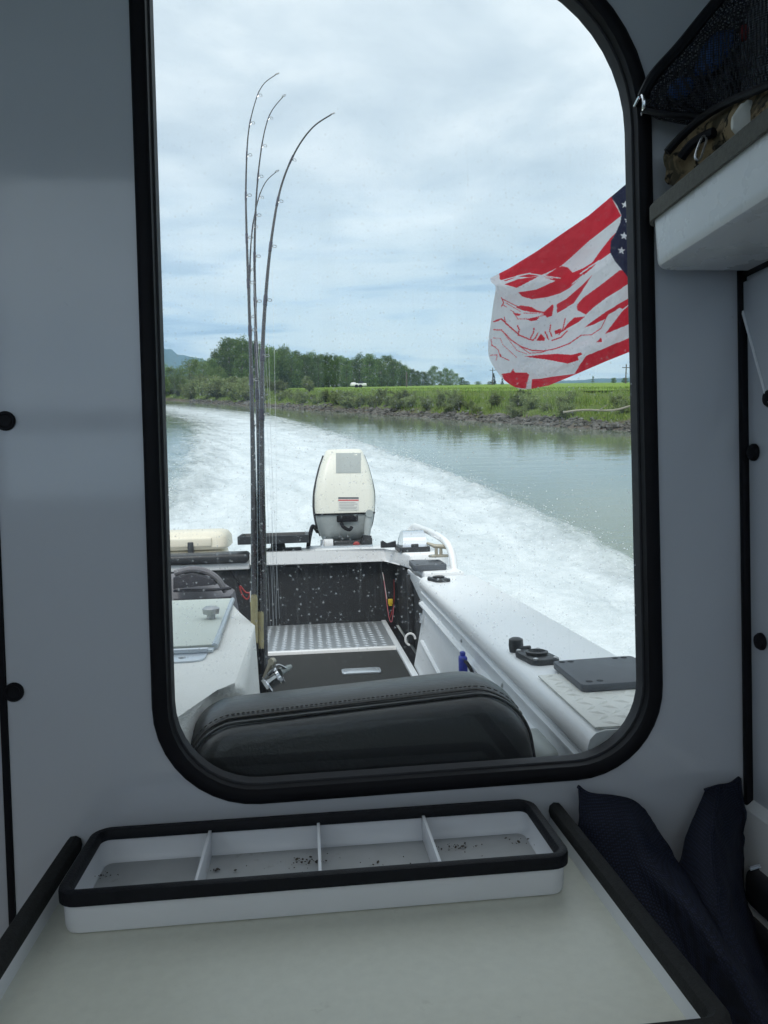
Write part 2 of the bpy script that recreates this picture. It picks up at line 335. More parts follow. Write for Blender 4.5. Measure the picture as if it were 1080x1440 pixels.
class MB:
    def __init__(s): s.bm = bmesh.new()
    def v(s, p): return s.bm.verts.new(p)
    def face(s, pts):
        try: return s.bm.faces.new([s.v(p) for p in pts])
        except ValueError: return None
    def box(s, lo, hi, bev=0, seg=2, rot=None, at=None):
        b = bmesh.new(); bmesh.ops.create_cube(b, size=1)
        lo, hi = V(lo), V(hi); c = (lo+hi)/2; d = hi-lo
        bmesh.ops.scale(b, vec=d, verts=b.verts)
        if bev: bmesh.ops.bevel(b, geom=b.edges[:], offset=bev, segments=seg, profile=.5, affect='EDGES')
        if rot is not None: bmesh.ops.transform(b, matrix=rot.to_4x4() if len(rot) == 3 else rot, verts=b.verts)
        bmesh.ops.translate(b, vec=V(at) if at is not None else c, verts=b.verts)
        s.join(b); return s
    def join(s, b):
        m = bpy.data.meshes.new('t'); b.to_mesh(m); b.free(); s.bm.from_mesh(m); bpy.data.meshes.remove(m)
    def loft(s, rings, cap0=True, cap1=True, closed=True):
        vs = [[s.v(p) for p in r] for r in rings]; n = len(rings[0])
        for a, b in zip(vs, vs[1:]):
            for i in range(n if closed else n-1):
                j = (i+1) % n
                try: s.bm.faces.new((a[i], a[j], b[j], b[i]))
                except ValueError: pass
        if closed:
            if cap0: s.bm.faces.new(vs[0][::-1])
            if cap1: s.bm.faces.new(vs[-1])
        return s
    def tube(s, pts, r, seg=8, closed=False, cap=True):
        pts = [V(p) for p in pts]; n = len(pts); rr = r if isinstance(r, (list, tuple)) else [r]*n
        rings = []; up = None
        for i in range(n):
            if closed: t = pts[(i+1) % n]-pts[i-1]
            else: t = pts[min(i+1, n-1)]-pts[max(i-1, 0)]
            t.normalize()
            if up is None:
                up = t.orthogonal().normalized()
            up = (up-t*up.dot(t)).normalized(); sd_ = t.cross(up)
            rings.append([pts[i]+(up*cos(2*pi*k/seg)+sd_*sin(2*pi*k/seg))*rr[i] for k in range(seg)])
        if closed: rings.append(rings[0]); return s.loft(rings, False, False)
        return s.loft(rings, cap, cap)
    def sweep(s, path, profile, normal, closed=True):
        """profile (outward, along normal) carried round a planar path"""
        pts = [V(p) for p in path]; n = len(pts); nn = V(normal).normalized(); rings = []
        for i in range(n):
            a = pts[i-1] if (closed or i) else pts[i]; b = pts[(i+1) % n] if (closed or i < n-1) else pts[i]
            t = (b-a).normalized(); o = t.cross(nn).normalized()
            rings.append([pts[i]+o*x+nn*y for x, y in profile])
        if closed: rings.append(rings[0]); return s.loft(rings, False, False)
        return s.loft(rings)
    def prism(s, poly, f, d0, d1, bev=0, seg=2):
        """2-D polygon extruded; f(x, y, d) -> point"""
        b = bmesh.new(); n = len(poly)
        lo = [b.verts.new(f(x, y, d0)) for x, y in poly]; hi = [b.verts.new(f(x, y, d1)) for x, y in poly]
        b.faces.new(lo[::-1]); b.faces.new(hi)
        for i in range(n): b.faces.new((lo[i], lo[(i+1) % n], hi[(i+1) % n], hi[i]))
        if bev:
            es = [e for e in b.edges if (e.verts[0] in lo) == (e.verts[1] in lo)]
            bmesh.ops.bevel(b, geom=es, offset=bev, segments=seg, profile=.5, affect='EDGES')
        s.join(b); return s
    def holed(s, outer, hole, f, d0, d1):
        """plate with one hole"""
        for d in (d0, d1):
            b = bmesh.new(); es = []
            for lp in (outer, hole):
                vs = [b.verts.new(f(x, y, d)) for x, y in lp]
                es += [b.edges.new((vs[i], vs[(i+1) % len(vs)])) for i in range(len(vs))]
            bmesh.ops.triangle_fill(b, edges=es, use_beauty=True); s.join(b)
        for lp in (outer, hole):
            s.loft([[f(x, y, d0) for x, y in lp], [f(x, y, d1) for x, y in lp]], False, False)
        return s
    def lathe(s, prof, origin, axis=(0, 0, 1), seg=16):
        ax = V(axis).normalized(); a = ax.orthogonal().normalized(); b = ax.cross(a); o = V(origin)
        rings = [[o+ax*h+(a*cos(2*pi*k/seg)+b*sin(2*pi*k/seg))*r for k in range(seg)] for r, h in prof]
        return s.loft(rings)
    def mesh(s, name, mat, smooth=38):
        bmesh.ops.remove_doubles(s.bm, verts=s.bm.verts, dist=1e-6)
        bmesh.ops.recalc_face_normals(s.bm, faces=s.bm.faces)
        m = bpy.data.meshes.new(name); s.bm.to_mesh(m); s.bm.free(); m.materials.append(MATS[mat])
        if smooth:
            m.polygons.foreach_set('use_smooth', [True]*len(m.polygons)); m.set_sharp_from_angle(angle=R(smooth))
        return m

def tagit(o, label=None, cat=None, group=None, kind=None):
    for k, v in (('label', label), ('category', cat), ('group', group), ('kind', kind)):
        if v: o[k] = v
    return o
class Thing:
    """an Empty at the thing's base (boat axes when boat=True) and its parts, whose meshes are given in the same axes"""
    def __init__(s, name, label, cat, base, boat=True, group=None):
        s.base = V(base); s.o = bpy.data.objects.new(name, None); COL.objects.link(s.o); s.o.empty_display_size = .05
        s.o.matrix_world = (MB2W if boat else Matrix()) @ Matrix.Translation(s.base)
        tagit(s.o, label, cat, group)
    def part(s, name, mb, mat, parent=None, label=None, kind=None, smooth=38):
        m = mb.mesh(name, mat, smooth) if isinstance(mb, MB) else mb
        if isinstance(mb, MB): m.transform(Matrix.Translation(-s.base))
        o = bpy.data.objects.new(name, m); COL.objects.link(o); o.parent = parent or s.o
        tagit(o, label, None, None, kind); return o
    def copy(s, loc, rz=0, scale=(1, 1, 1), label=None):
        r = s.o.copy(); COL.objects.link(r); r.location = loc; r.rotation_euler = (0, 0, rz); r.scale = scale
        if label: r['label'] = label
        for ch in s.o.children:
            c = ch.copy(); COL.objects.link(c); c.parent = r
            for g in ch.children:
                d = g.copy(); COL.objects.link(d); d.parent = c
        return r
def solo(name, mb, mat, label, cat, base, boat=True, group=None, kind=None, smooth=38):
    m = mb.mesh(name, mat, smooth) if isinstance(mb, MB) else mb
    b = V(base); m.transform(Matrix.Translation(-b)); o = bpy.data.objects.new(name, m); COL.objects.link(o)
    o.matrix_world = (MB2W if boat else Matrix()) @ Matrix.Translation(b); return tagit(o, label, cat, group, kind)
def setting(name, mesh, kind='structure', label=None):
    o = bpy.data.objects.new(name, mesh); COL.objects.link(o); o['kind'] = kind
    if label: o['label'] = label
    return o
def raw(name, verts, faces, mat, smooth=False):
    m = bpy.data.meshes.new(name); m.from_pydata(verts, [], faces); m.materials.append(MATS[mat])
    if smooth: m.polygons.foreach_set('use_smooth', [True]*len(m.polygons))
    return m
def lerp(a, b, t): return a+(b-a)*t
def interp(tab, x):
    if x <= tab[0][0]: return tab[0][1]
    for (a, va), (b, vb) in zip(tab, tab[1:]):
        if x <= b: return lerp(va, vb, (x-a)/(b-a))
    return tab[-1][1]
def smooth_path(pts, n=6, closed=False):
    pts = [V(p) for p in pts]; out = []; m = len(pts)
    for i in range(m if closed else m-1):
        if closed: p0, p1, p2, p3 = pts[i-1], pts[i], pts[(i+1) % m], pts[(i+2) % m]
        else: p0, p1, p2, p3 = pts[max(i-1, 0)], pts[i], pts[i+1], pts[min(i+2, m-1)]
        for k in range(n):
            t = k/n; out.append(.5*((2*p1)+(p2-p0)*t+(2*p0-5*p1+4*p2-p3)*t*t+(3*p1-p0-3*p2+p3)*t**3))
    if not closed: out.append(pts[-1])
    return out
def fbm(p, o=4): return MN.fractal(V(p), 1.0, 2.0, o)

# ================================================================== LARGE STRUCTURE: river, banks, field, hills
A0 = V((10.05, 22.8, 0)); DS = V((-.329, .944, 0)).normalized(); DT = V((DS.y, -DS.x, 0))     # bank line; t runs inland
def bank(s_, t_): return A0+DS*s_+DT*t_
def bank_z(s_, t_):
    j = .5*fbm((s_*.12, t_*.3, 3))
    t2 = t_+j
    z = interp([(-8, -1.6), (-2, -.5), (0, 0), (1.0, .38), (2.2, .66), (3.6, 1.02), (5.5, 1.16), (9, 1.20), (60, 1.24), (400, 1.28), (6000, 1.30)], t2)
    if -1 < t_ < 6: z += .13*fbm((s_*.7, t_*.9, 1), 4)
    return z
def river_and_land():
    q = 4300
    setting('river', raw('river', [(-q, -q, 0), (q, -q, 0), (q, q, 0), (-q, q, 0)], [(0, 1, 2, 3)], 'river_water'))
    ss = [-3000, -800, -300, -120, -60] + [-40+i*.55 for i in range(300)] + [130, 150, 180, 220, 300, 500, 900, 1800, 3000]
    tt = [-8, -4, -2] + [-1.2+i*.3 for i in range(24)] + [6.5, 8]
    vs = [tuple(bank(a, b)+V((0, 0, bank_z(a, b)))) for a in ss for b in tt]
    n = len(tt); fs = [(i*n+j, i*n+j+1, (i+1)*n+j+1, (i+1)*n+j) for i in range(len(ss)-1) for j in range(n-1)]
    setting('river_bank', raw('river_bank', vs, fs, 'bank_earth', True))
    tt = [5.2, 6, 7, 8, 10, 14, 20, 30, 50, 90, 160, 300, 600, 1500, 3000]; ss = [-3000, -800, -300, -120]+[-60+i*6 for i in range(50)]+[260, 400, 800, 2000, 3000]
    vs = [tuple(bank(a, b)+V((0, 0, bank_z(a, b)+.03+.03*fbm((a*.2, b*.2, 0), 2)))) for a in ss for b in tt]
    n = len(tt); fs = [(i*n+j, i*n+j+1, (i+1)*n+j+1, (i+1)*n+j) for i in range(len(ss)-1) for j in range(n-1)]
    setting('grass_field', raw('grass_field', vs, fs, 'field_grass', True))
    # the opposite shore, beyond the left of the view
    ss = [-3000]+[-300+i*20 for i in range(40)]+[900, 2000, 3000]; tt = [-68, -71, -74, -80, -150, -900, -3000]; zz = [-1.2, .2, 1.2, 1.5, 1.7, 2, 3]
    vs = [tuple(bank(a, b)+V((0, 0, z+.2*fbm((a*.1, b*.1, 5), 3)))) for a in ss for b, z in zip(tt, zz)]
    n = len(tt); fs = [(i*n+j+1, i*n+j, (i+1)*n+j, (i+1)*n+j+1) for i in range(len(ss)-1) for j in range(n-1)]
    setting('far_shore', raw('far_shore', vs, fs, 'bank_earth', True))
river_and_land()

def hills():
    # a low wooded range about four kilometres away
    def ridge(name, az0, az1, dist, h, seed):
        vs, fs = [], []; n = 90
        for i in range(n+1):
            a = lerp(az0, az1, i/n); env = sin(pi*i/n)**.5
            hh = h*env*(.62+.5*fbm((a*9, seed, 0), 5))
            for k, (dd, f_) in enumerate(((-900, 0), (-500, .45), (-200, .8), (0, 1), (500, .3))):
                d = dist+dd; vs.append((sin(a)*d, cos(a)*d, max(1.2, hh*f_*(1+.12*fbm((a*40, k, seed), 3)))))
        for i in range(n):
            for k in range(4): fs.append((i*5+k, (i+1)*5+k, (i+1)*5+k+1, i*5+k+1))
        setting(name, raw(name, vs, fs, 'hill_forest', True))
    ridge('distant_hills', R(-40), R(-3), 3500, 330, 2.0)
    ridge('distant_hills', R(17), R(42), 3500, 40, 6.0)
hills()

# ---- trees
def leaf_cloud(clumps, per, size, flat=.6, rnd=None, jit=.28):
    """many small leaf faces round each clump centre; clumps = (centre, radius)"""
    rnd = rnd or random; vs, fs = [], []
    for c, r in clumps:
        for _ in range(per):
            while True:
                p = V((rnd.uniform(-1, 1), rnd.uniform(-1, 1), rnd.uniform(-1, 1)))
                if .25 < p.length < 1: break
            p = V(c)+V((p.x*r, p.y*r, p.z*r*flat*1.4))
            s_ = size*rnd.uniform(.6, 1.3)
            a = V((rnd.gauss(0, 1), rnd.gauss(0, 1), rnd.gauss(0, .7))).normalized(); b = a.orthogonal().normalized()
            b = (b*cos(1.0)+a.cross(b)*sin(rnd.uniform(0, 6))).normalized()
            i = len(vs); vs += [p-a*s_, p+b*s_*.45, p+a*s_, p-b*s_*.45]; fs.append((i, i+1, i+2, i+3))
    return vs, fs
def trunk_mb(h, r, limbs, rnd, lean=.03):
    m = MB(); pts = [V((fbm((k*.4, r*9, 1), 2)*lean*h*k/6, fbm((k*.4, r*9, 7), 2)*lean*h*k/6, h*k/6)) for k in range(7)]
    m.tube(pts, [r*(1-.85*k/6) for k in range(7)], 7)
    for k in range(limbs):
        t = rnd.uniform(.2, .85); p = pts[int(t*6)].lerp(pts[min(6, int(t*6)+1)], t*6 % 1); a = rnd.uniform(0, 6.28); ln = h*.28*(1.1-t)
        m.tube([p, p+V((cos(a)*ln*.5, sin(a)*ln*.5, ln*.45)), p+V((cos(a)*ln, sin(a)*ln, ln*1.1))], [r*.35*(1-t*.6), r*.2, r*.05], 5)
    return m
def make_tree(name, label, h, w, kind, seed, leaf, size, per, nclump, boat=False, base0=.18):
    rnd = random.Random(seed); t = Thing(name, label, 'tree', (0, 0, 0), False)
    t.part('trunk', trunk_mb(h*.92, h*.018+.03, 9, rnd), 'bark')
    cl = []
    for k in range(nclump):
        f_ = rnd.random()
        if kind == 'poplar': rad = w*(.35+.75*math.sin(pi*min(1, .12+f_*.83))**.7)*.5
        elif kind == 'round': rad = w*math.sin(pi*min(1, .2+f_*.72))*.5
        else: rad = w*.5*(1-f_)**.9+.05
        a = rnd.uniform(0, 6.28); q = math.sqrt(rnd.uniform(.05, 1))*rad*rnd.uniform(.75, 1.12)
        cl.append((V((cos(a)*q, sin(a)*q, h*(base0+(1-base0-.04)*f_)+rnd.gauss(0, .02)*h)), w*rnd.uniform(.12, .24) if kind != 'conifer' else w*(.05+.14*(1-f_))))
    vs, fs = leaf_cloud(cl, per, size, .7 if kind != 'conifer' else .3, rnd)
    t.part('crown', raw('crown', vs, fs, leaf), leaf)
    return t
def place(proto, used, loc, rz, sc, label, group):
    if proto.o.name not in used:
        used.add(proto.o.name); o = proto.o; o.location = loc; o.rotation_euler = (0, 0, rz); o.scale = sc
    else: o = proto.copy(loc, rz, sc)
    o['label'] = label; o['group'] = group
    return o
def forest():
    used = set(); rnd = random.Random(5)
    pop = [make_tree('poplar_tree', 'x', 10, 4.2+.5*k, 'poplar', 11+k, 'leaf_poplar', .20, 46, 110, base0=.03) for k in range(4)]
    lit = [make_tree('cottonwood_tree', 'x', 7, 5.0+.6*k, 'round', 31+k, 'leaf_light', .17, 46, 85, base0=.1) for k in range(3)]
    def at_px(px, Y, zg=1.25): p = WD(px, 560, Y); return V((p.x, p.y, zg))
    # the tall dark row across the field; heights read off the skyline (photo pixel x, pixel height of the crown top)
    sky_ = [(305, 500), (325, 480), (345, 478), (370, 486), (400, 490), (430, 494), (450, 496), (480, 498), (510, 498), (540, 500), (565, 506), (585, 516), (600, 520), (620, 518), (640, 526), (655, 533), (680, 538), (705, 541)]
    i = 0; x = 300
    while x < 700:
        Y = interp([(300, 120), (400, 138), (580, 165), (590, 200), (640, 215), (650, 300), (720, 330)], x)+rnd.uniform(-5, 9)
        top = interp(sky_, x)+rnd.uniform(-4, 7); p = at_px(x, Y); h = WD(x, top, Y).z-p.z
        tall = 'tall dark poplar in the dense row of trees across the green field'
        lowl = 'small dark tree in the low far clump beside the poplar row' if x > 588 else tall
        k = h/10
        place(pop[i % 4], used, p, rnd.uniform(0, 6.28), (max(k, .5)*rnd.uniform(.75, 1.15),)*2+(k,), lowl, 'low far trees past the poplar row' if x > 588 else 'poplar row across the field')
        i += 1; x += rnd.uniform(6.0, 9.5)
    x = 304        # second rank behind closes the gaps between trunks
    while x < 590:
        Y = interp([(300, 140), (590, 185)], x)+rnd.uniform(-4, 8); top = interp(sky_, x)+rnd.uniform(4, 14); p = at_px(x, Y); h = WD(x, top, Y).z-p.z
        place(pop[i % 4], used, p, rnd.uniform(0, 6.28), (h/10*1.05,)*2+(h/10,), 'tall dark poplar in the dense row of trees across the green field', 'poplar row across the field')
        i += 1; x += rnd.uniform(13, 19)
    # lighter, lower trees on the left where the bank runs away
    skl = [(200, 512), (240, 512), (262, 510), (280, 504), (300, 512), (320, 516)]
    x = 205
    while x < 312:
        Y = 104+rnd.uniform(-6, 10); top = interp(skl, x)+rnd.uniform(-3, 8); p = at_px(x, Y, 1.2); h = WD(x, top, Y).z-p.z
        place(lit[i % 3], used, p, rnd.uniform(0, 6.28), (h/7*rnd.uniform(.8, 1.05),)*2+(h/7,), 'light green bushy tree on the low bank below the blue hills', 'light green trees on the low bank')
        i += 1; x += rnd.uniform(9, 14)
    # conifers and one thin tree on the field's skyline, right of the poplars
    con = make_tree('fir_tree', 'x', 5, 2.4, 'conifer', 71, 'leaf_conifer', .13, 26, 110, base0=.06)
    for px, top, Y, lb in ((694, 524, 210, 'taller of two dark fir trees on the skyline by the flag tip'), (706, 530, 214, 'shorter of two dark fir trees on the skyline by the flag tip')):
        p = at_px(px, Y); h = WD(px, top, Y).z-p.z; o = place(con, used, p, 1.0*px, (h/5*.9,)*2+(h/5,), lb, 'fir trees on the field skyline')
    thin = make_tree('young_tree', 'small lone tree with a thin pale crown on the field skyline', 4, 2.0, 'conifer', 77, 'leaf_light', .10, 14, 60)
    p = at_px(833, 170); h = WD(833, 528, 170).z-p.z; thin.o.location = p; thin.o.scale = (h/4,)*3
    for k, (px, Y, w_) in enumerate(((862, 320, 1.0), (878, 330, 1.2), (892, 340, 1.2))):
        p = at_px(px, Y); place(pop[k % 4], used, p, k, (.5*w_, .5*w_, .22), 'low dark far tree on the skyline by the utility poles', 'low trees on the far skyline')
forest()

def willows():
    rnd = random.Random(21); used = set(); protos = []
    for k in range(4):
        t = Thing('willow_bush', 'x', 'bush', (0, 0, 0), False); st = MB()
        cl = []
        for j in range(13):
            a = rnd.uniform(0, 6.28); ln = rnd.uniform(.6, 1.25); sp = rnd.uniform(.15, .75)
            e = V((cos(a)*sp, sin(a)*sp, ln)); st.tube([V((0, 0, -.1)), V((e.x*.35, e.y*.35, ln*.55)), e], [.022, .014, .005], 5)
            for q in range(5): cl.append((e*rnd.uniform(.35, 1.0)+V((rnd.gauss(0, .09), rnd.gauss(0, .09), rnd.gauss(0, .07))), rnd.uniform(.12, .24)))
        t.part('stem', st, 'bark'); vs, fs = leaf_cloud(cl, 42, .055, .7, rnd)
        t.part('foliage', raw('foliage', vs, fs, 'leaf_willow'), 'leaf_willow'); protos.append(t)
    i = 0
    spots = []
    s_ = -6
    while s_ < 96:
        dens = interp([(-6, .75), (4, .85), (12, 1), (60, 1), (96, 1)], s_)
        if rnd.random() < dens:
            spots.append((s_, rnd.uniform(.55, 2.1) if s_ < 40 or rnd.random() < .6 else rnd.uniform(2.0, 4.6)))
        s_ += rnd.uniform(.38, .85) if s_ < 35 else rnd.uniform(.8, 1.9)
    for s_, t_ in spots:
        p = bank(s_, t_); p.z = bank_z(s_, t_)-.05
        big = interp([(-6, .42), (14, .55), (38, .62), (45, 1.1), (56, 1.45), (96, 1.7)], s_)*rnd.uniform(.65, 1.25)
        lb = 'tall pale willow bush on the bank under the light green trees' if s_ > 42 else 'low grey green willow bush growing among the bank stones'
        gp = 'tall willow bushes on the low bank' if s_ > 42 else 'low willow bushes along the stony bank'
        place(protos[i % 4], used, p, rnd.uniform(0, 6.28), (big*rnd.uniform(.9, 1.4),)*2+(big*rnd.uniform(.75, 1.0),), lb, gp); i += 1
willows()

def bank_cover():
    rnd = random.Random(9)
    # riprap along the waterline
    vs, fs = [], []
    ico = bmesh.new(); bmesh.ops.create_icosphere(ico, subdivisions=1, radius=1); iv = [v.co.copy() for v in ico.verts]; jf = [[v.index for v in f.verts] for f in ico.faces]; ico.free()
    for _ in range(4200):
        s_ = rnd.uniform(-9, 70) if rnd.random() < .7 else rnd.uniform(-9, 20); t_ = rnd.gauss(.12, .26)
        r = min(.22, rnd.lognormvariate(-2.85, .45)); p = bank(s_, t_); p.z = bank_z(s_, t_)+r*.15; i = len(vs); sc = V((rnd.uniform(.8, 1.7), rnd.uniform(.7, 1.3), rnd.uniform(.5, .9)))
        rot = Matrix.Rotation(rnd.uniform(0, 6.28), 3, 'Z')
        vs += [p+rot @ V((q.x*sc.x*r*rnd.uniform(.8, 1.15), q.y*sc.y*r, q.z*sc.z*r)) for q in iv]; fs += [[a+i for a in f] for f in jf]
    setting('bank_stones', raw('bank_stones', vs, fs, 'stone'), 'stuff', 'grey broken stones along the waterline of the bank')
    vs, fs = [], []
    for _ in range(42000):
        s_ = -12+rnd.random()**1.6*112; t_ = rnd.uniform(1.4, 12) if rnd.random() < .6 else rnd.uniform(.5, 3)
        if t_ < 2.0 and fbm((s_*.5, t_, 2), 2) < -.12: continue
        p = bank(s_, t_); p.z = bank_z(s_, t_); hgt = rnd.uniform(.07, .26)*(1.2 if t_ < 4 else .6); a = rnd.uniform(0, 6.28); w_ = rnd.uniform(.015, .03)
        q = V((cos(a)*w_, sin(a)*w_, 0)); tip = V((rnd.gauss(0, .07), rnd.gauss(0, .07), hgt)); i = len(vs)
        vs += [p-q, p+q, p+tip*.6+q*.6, p+tip]; fs.append((i, i+1, i+2, i+3))
    setting('bank_grass', raw('bank_grass', vs, fs, 'leaf_grass'), 'stuff', 'rough green grass on the top of the bank')
    a, b = WG(792, 580, .55), WG(862, 577, .62); m = MB(); m.tube(smooth_path([a, a.lerp(b, .4)+V((0, 0, .05)), b, b+(b-a)*.35+V((0, 0, .12))], 4), [.035]*12+[.015], 7)
    m.tube([a.lerp(b, .7), a.lerp(b, .8)+V((.1, -.2, .22))], [.018, .008], 5)
    solo('driftwood_log', m, 'driftwood', 'pale driftwood log lying along the stony bank', 'log', a, False)
    # utility poles and the white building behind the poplars
    for px, top, Y, lb, arm in ((879, 512, 150, 'tall bare utility pole on the skyline beside the flag', 1), (572, 523, 120, 'slim post standing in the field before the far tree clump', 0), (692.5, 517, 205, 'thin utility pole beside the two fir trees', 1)):
        g = WD(px, 560, Y); g.z = 1.2; h = WD(px, top, Y).z-g.z; t = Thing('utility_pole', lb, 'pole', g, False)
        m = MB(); m.tube([g-V((0, 0, .3)), g+V((0, 0, h))], [.16 if arm else .12, .10], 8); t.part('pole', m, 'wood_pole')
        if arm:
            m = MB(); m.box(g+V((-.8, -.06, h-.75)), g+V((.8, .06, h-.62))); t.part('crossarm', m, 'wood_pole')
            for k in (-.7, 0, .7):
                m = MB(); m.lathe([(.05, 0), (.07, .06), (.03, .14)], g+V((k, 0, h-.62)), seg=8); t.part('insulator', m, 'panel_grey')
    Y = 112; g = WD(505, 560, Y); g.z = 1.2; top = WD(505, 539, Y).z
    g0 = WD(494, 560, Y); g1 = WD(516, 560, Y); t = Thing('white_trailer', 'small white trailer standing at the foot of the poplar row', 'trailer', (g.x, g.y, 1.2), False)
    m = MB(); m.box((g0.x, Y, 1.45), (g1.x, Y+2.2, top), .12, 3); t.part('body', m, 'rv_white')
    m = MB(); m.box((g0.x+.1, Y+.4, top-.01), (g0.x+.7, Y+1.2, top+.14), .04); t.part('roof_vent', m, 'rv_white')
    m = MB(); m.box((g.x-.1, Y-.02, 1.85), (g.x+.6, Y+.02, 2.15)); t.part('window', m, 'dark_glass')
    for k in (.35, .6):
        c = V((lerp(g0.x, g1.x, k), Y+.1, 1.45)); m = MB(); m.lathe([(.25, -.1), (.28, -.06), (.28, .06), (.25, .1)], c, (0, 1, 0), 14); t.part('wheel', m, 'rubber')
bank_cover()

# ---- wake
def wake():
    RE = [(2.5, 2.0), (5.1, 2.45), (6.7, 2.5), (10.7, 2.3), (16.7, 1.6), (24, .65), (36, -1.1), (46, -3.4), (58, -7.0), (80, -14)]
    LE = [(2.5, -1.9), (5, -1.75), (10.8, -1.85), (17.8, -2.65), (30.7, -4.3), (40, -6.6), (58, -12.5), (80, -21)]
    vs, fs, ed, fl = [], [], [], []; ny, nx = 430, 110
    for i in range(ny+1):
        f_ = i/ny; y = 2.5+f_**2.1*72
        l, r = interp(LE, y), interp(RE, y); ext = .22+.040*y; l -= ext*.8; r += ext; wd = r-l
        for j in range(nx+1):
            u = j/nx; x = l+wd*u; d_ = min(x-l, r-x)
            e = min(1, d_/(ext*2.9)); e = e*e*(3-2*e)
            fade = interp([(0, .95), (8, 1), (22, .95), (34, .75), (50, .55), (75, .3)], y)
            amp = interp([(2.5, .05), (4.6, .06), (7, .13), (12, .10), (25, .06), (75, .02)], y)
            mound = .10*math.exp(-((y-8.5)/3.5)**2)*math.exp(-((x-.0)/1.1)**2)
            lip = .16*math.exp(-((d_-ext*1.15)/(.28+.012*y))**2)*interp([(3, .6), (10, 1), (30, .8), (60, .25)], y)*(1 if x > (l+r)/2 else .8)
            z = .012+e*(.03+mound+amp*(fbm((x*1.3, y*.8, 0), 5)*.6+.45*abs(fbm((x*4, y*2.6, 4), 4))))+lip*(.6+.7*abs(fbm((x*3, y*2, 9), 3)))
            vs.append((x, y, z)); ed.append(e*fade); fl.append((y*(1-.02*y/10), x+.018*y*y*.4, 0))
    n = nx+1; fs = [(i*n+j, i*n+j+1, (i+1)*n+j+1, (i+1)*n+j) for i in range(ny) for j in range(nx)]
    m = raw('wake_foam', vs, fs, 'foam', True)
    a = m.attributes.new('edge', 'FLOAT', 'POINT'); a.data.foreach_set('value', ed)
    a = m.attributes.new('flow', 'FLOAT_VECTOR', 'POINT'); a.data.foreach_set('vector', [c for p in fl for c in p])
    setting('wake_foam', m, 'stuff', 'white churned foam of the wake behind the boat')
    rnd = random.Random(3); vs, fs = [], []
    for _ in range(3200):
        y = 3.5+rnd.random()**1.7*22; side = rnd.random(); r = interp(RE, y); l = interp(LE, y)
        x = r+rnd.gauss(-.1, .22+.015*y) if side < .6 else (l+rnd.gauss(.1, .2+.012*y) if side < .75 else rnd.uniform(l, r))
        z = abs(rnd.gauss(0, .10))+.03; s_ = rnd.uniform(.0015, .0055)*(1+.03*y); i = len(vs); p = V((x, y, z))
        vs += [p+V((s_, 0, -s_*.6)), p+V((-s_*.6, s_, -s_*.6)), p+V((-s_*.6, -s_, -s_*.6)), p+V((0, 0, s_))]; fs += [(i, i+1, i+3), (i+1, i+2, i+3), (i+2, i, i+3), (i, i+2, i+1)]
    setting('spray_drops', raw('spray_drops', vs, fs, 'spray'), 'stuff', 'white drops thrown up along the edge of the wake')
wake()

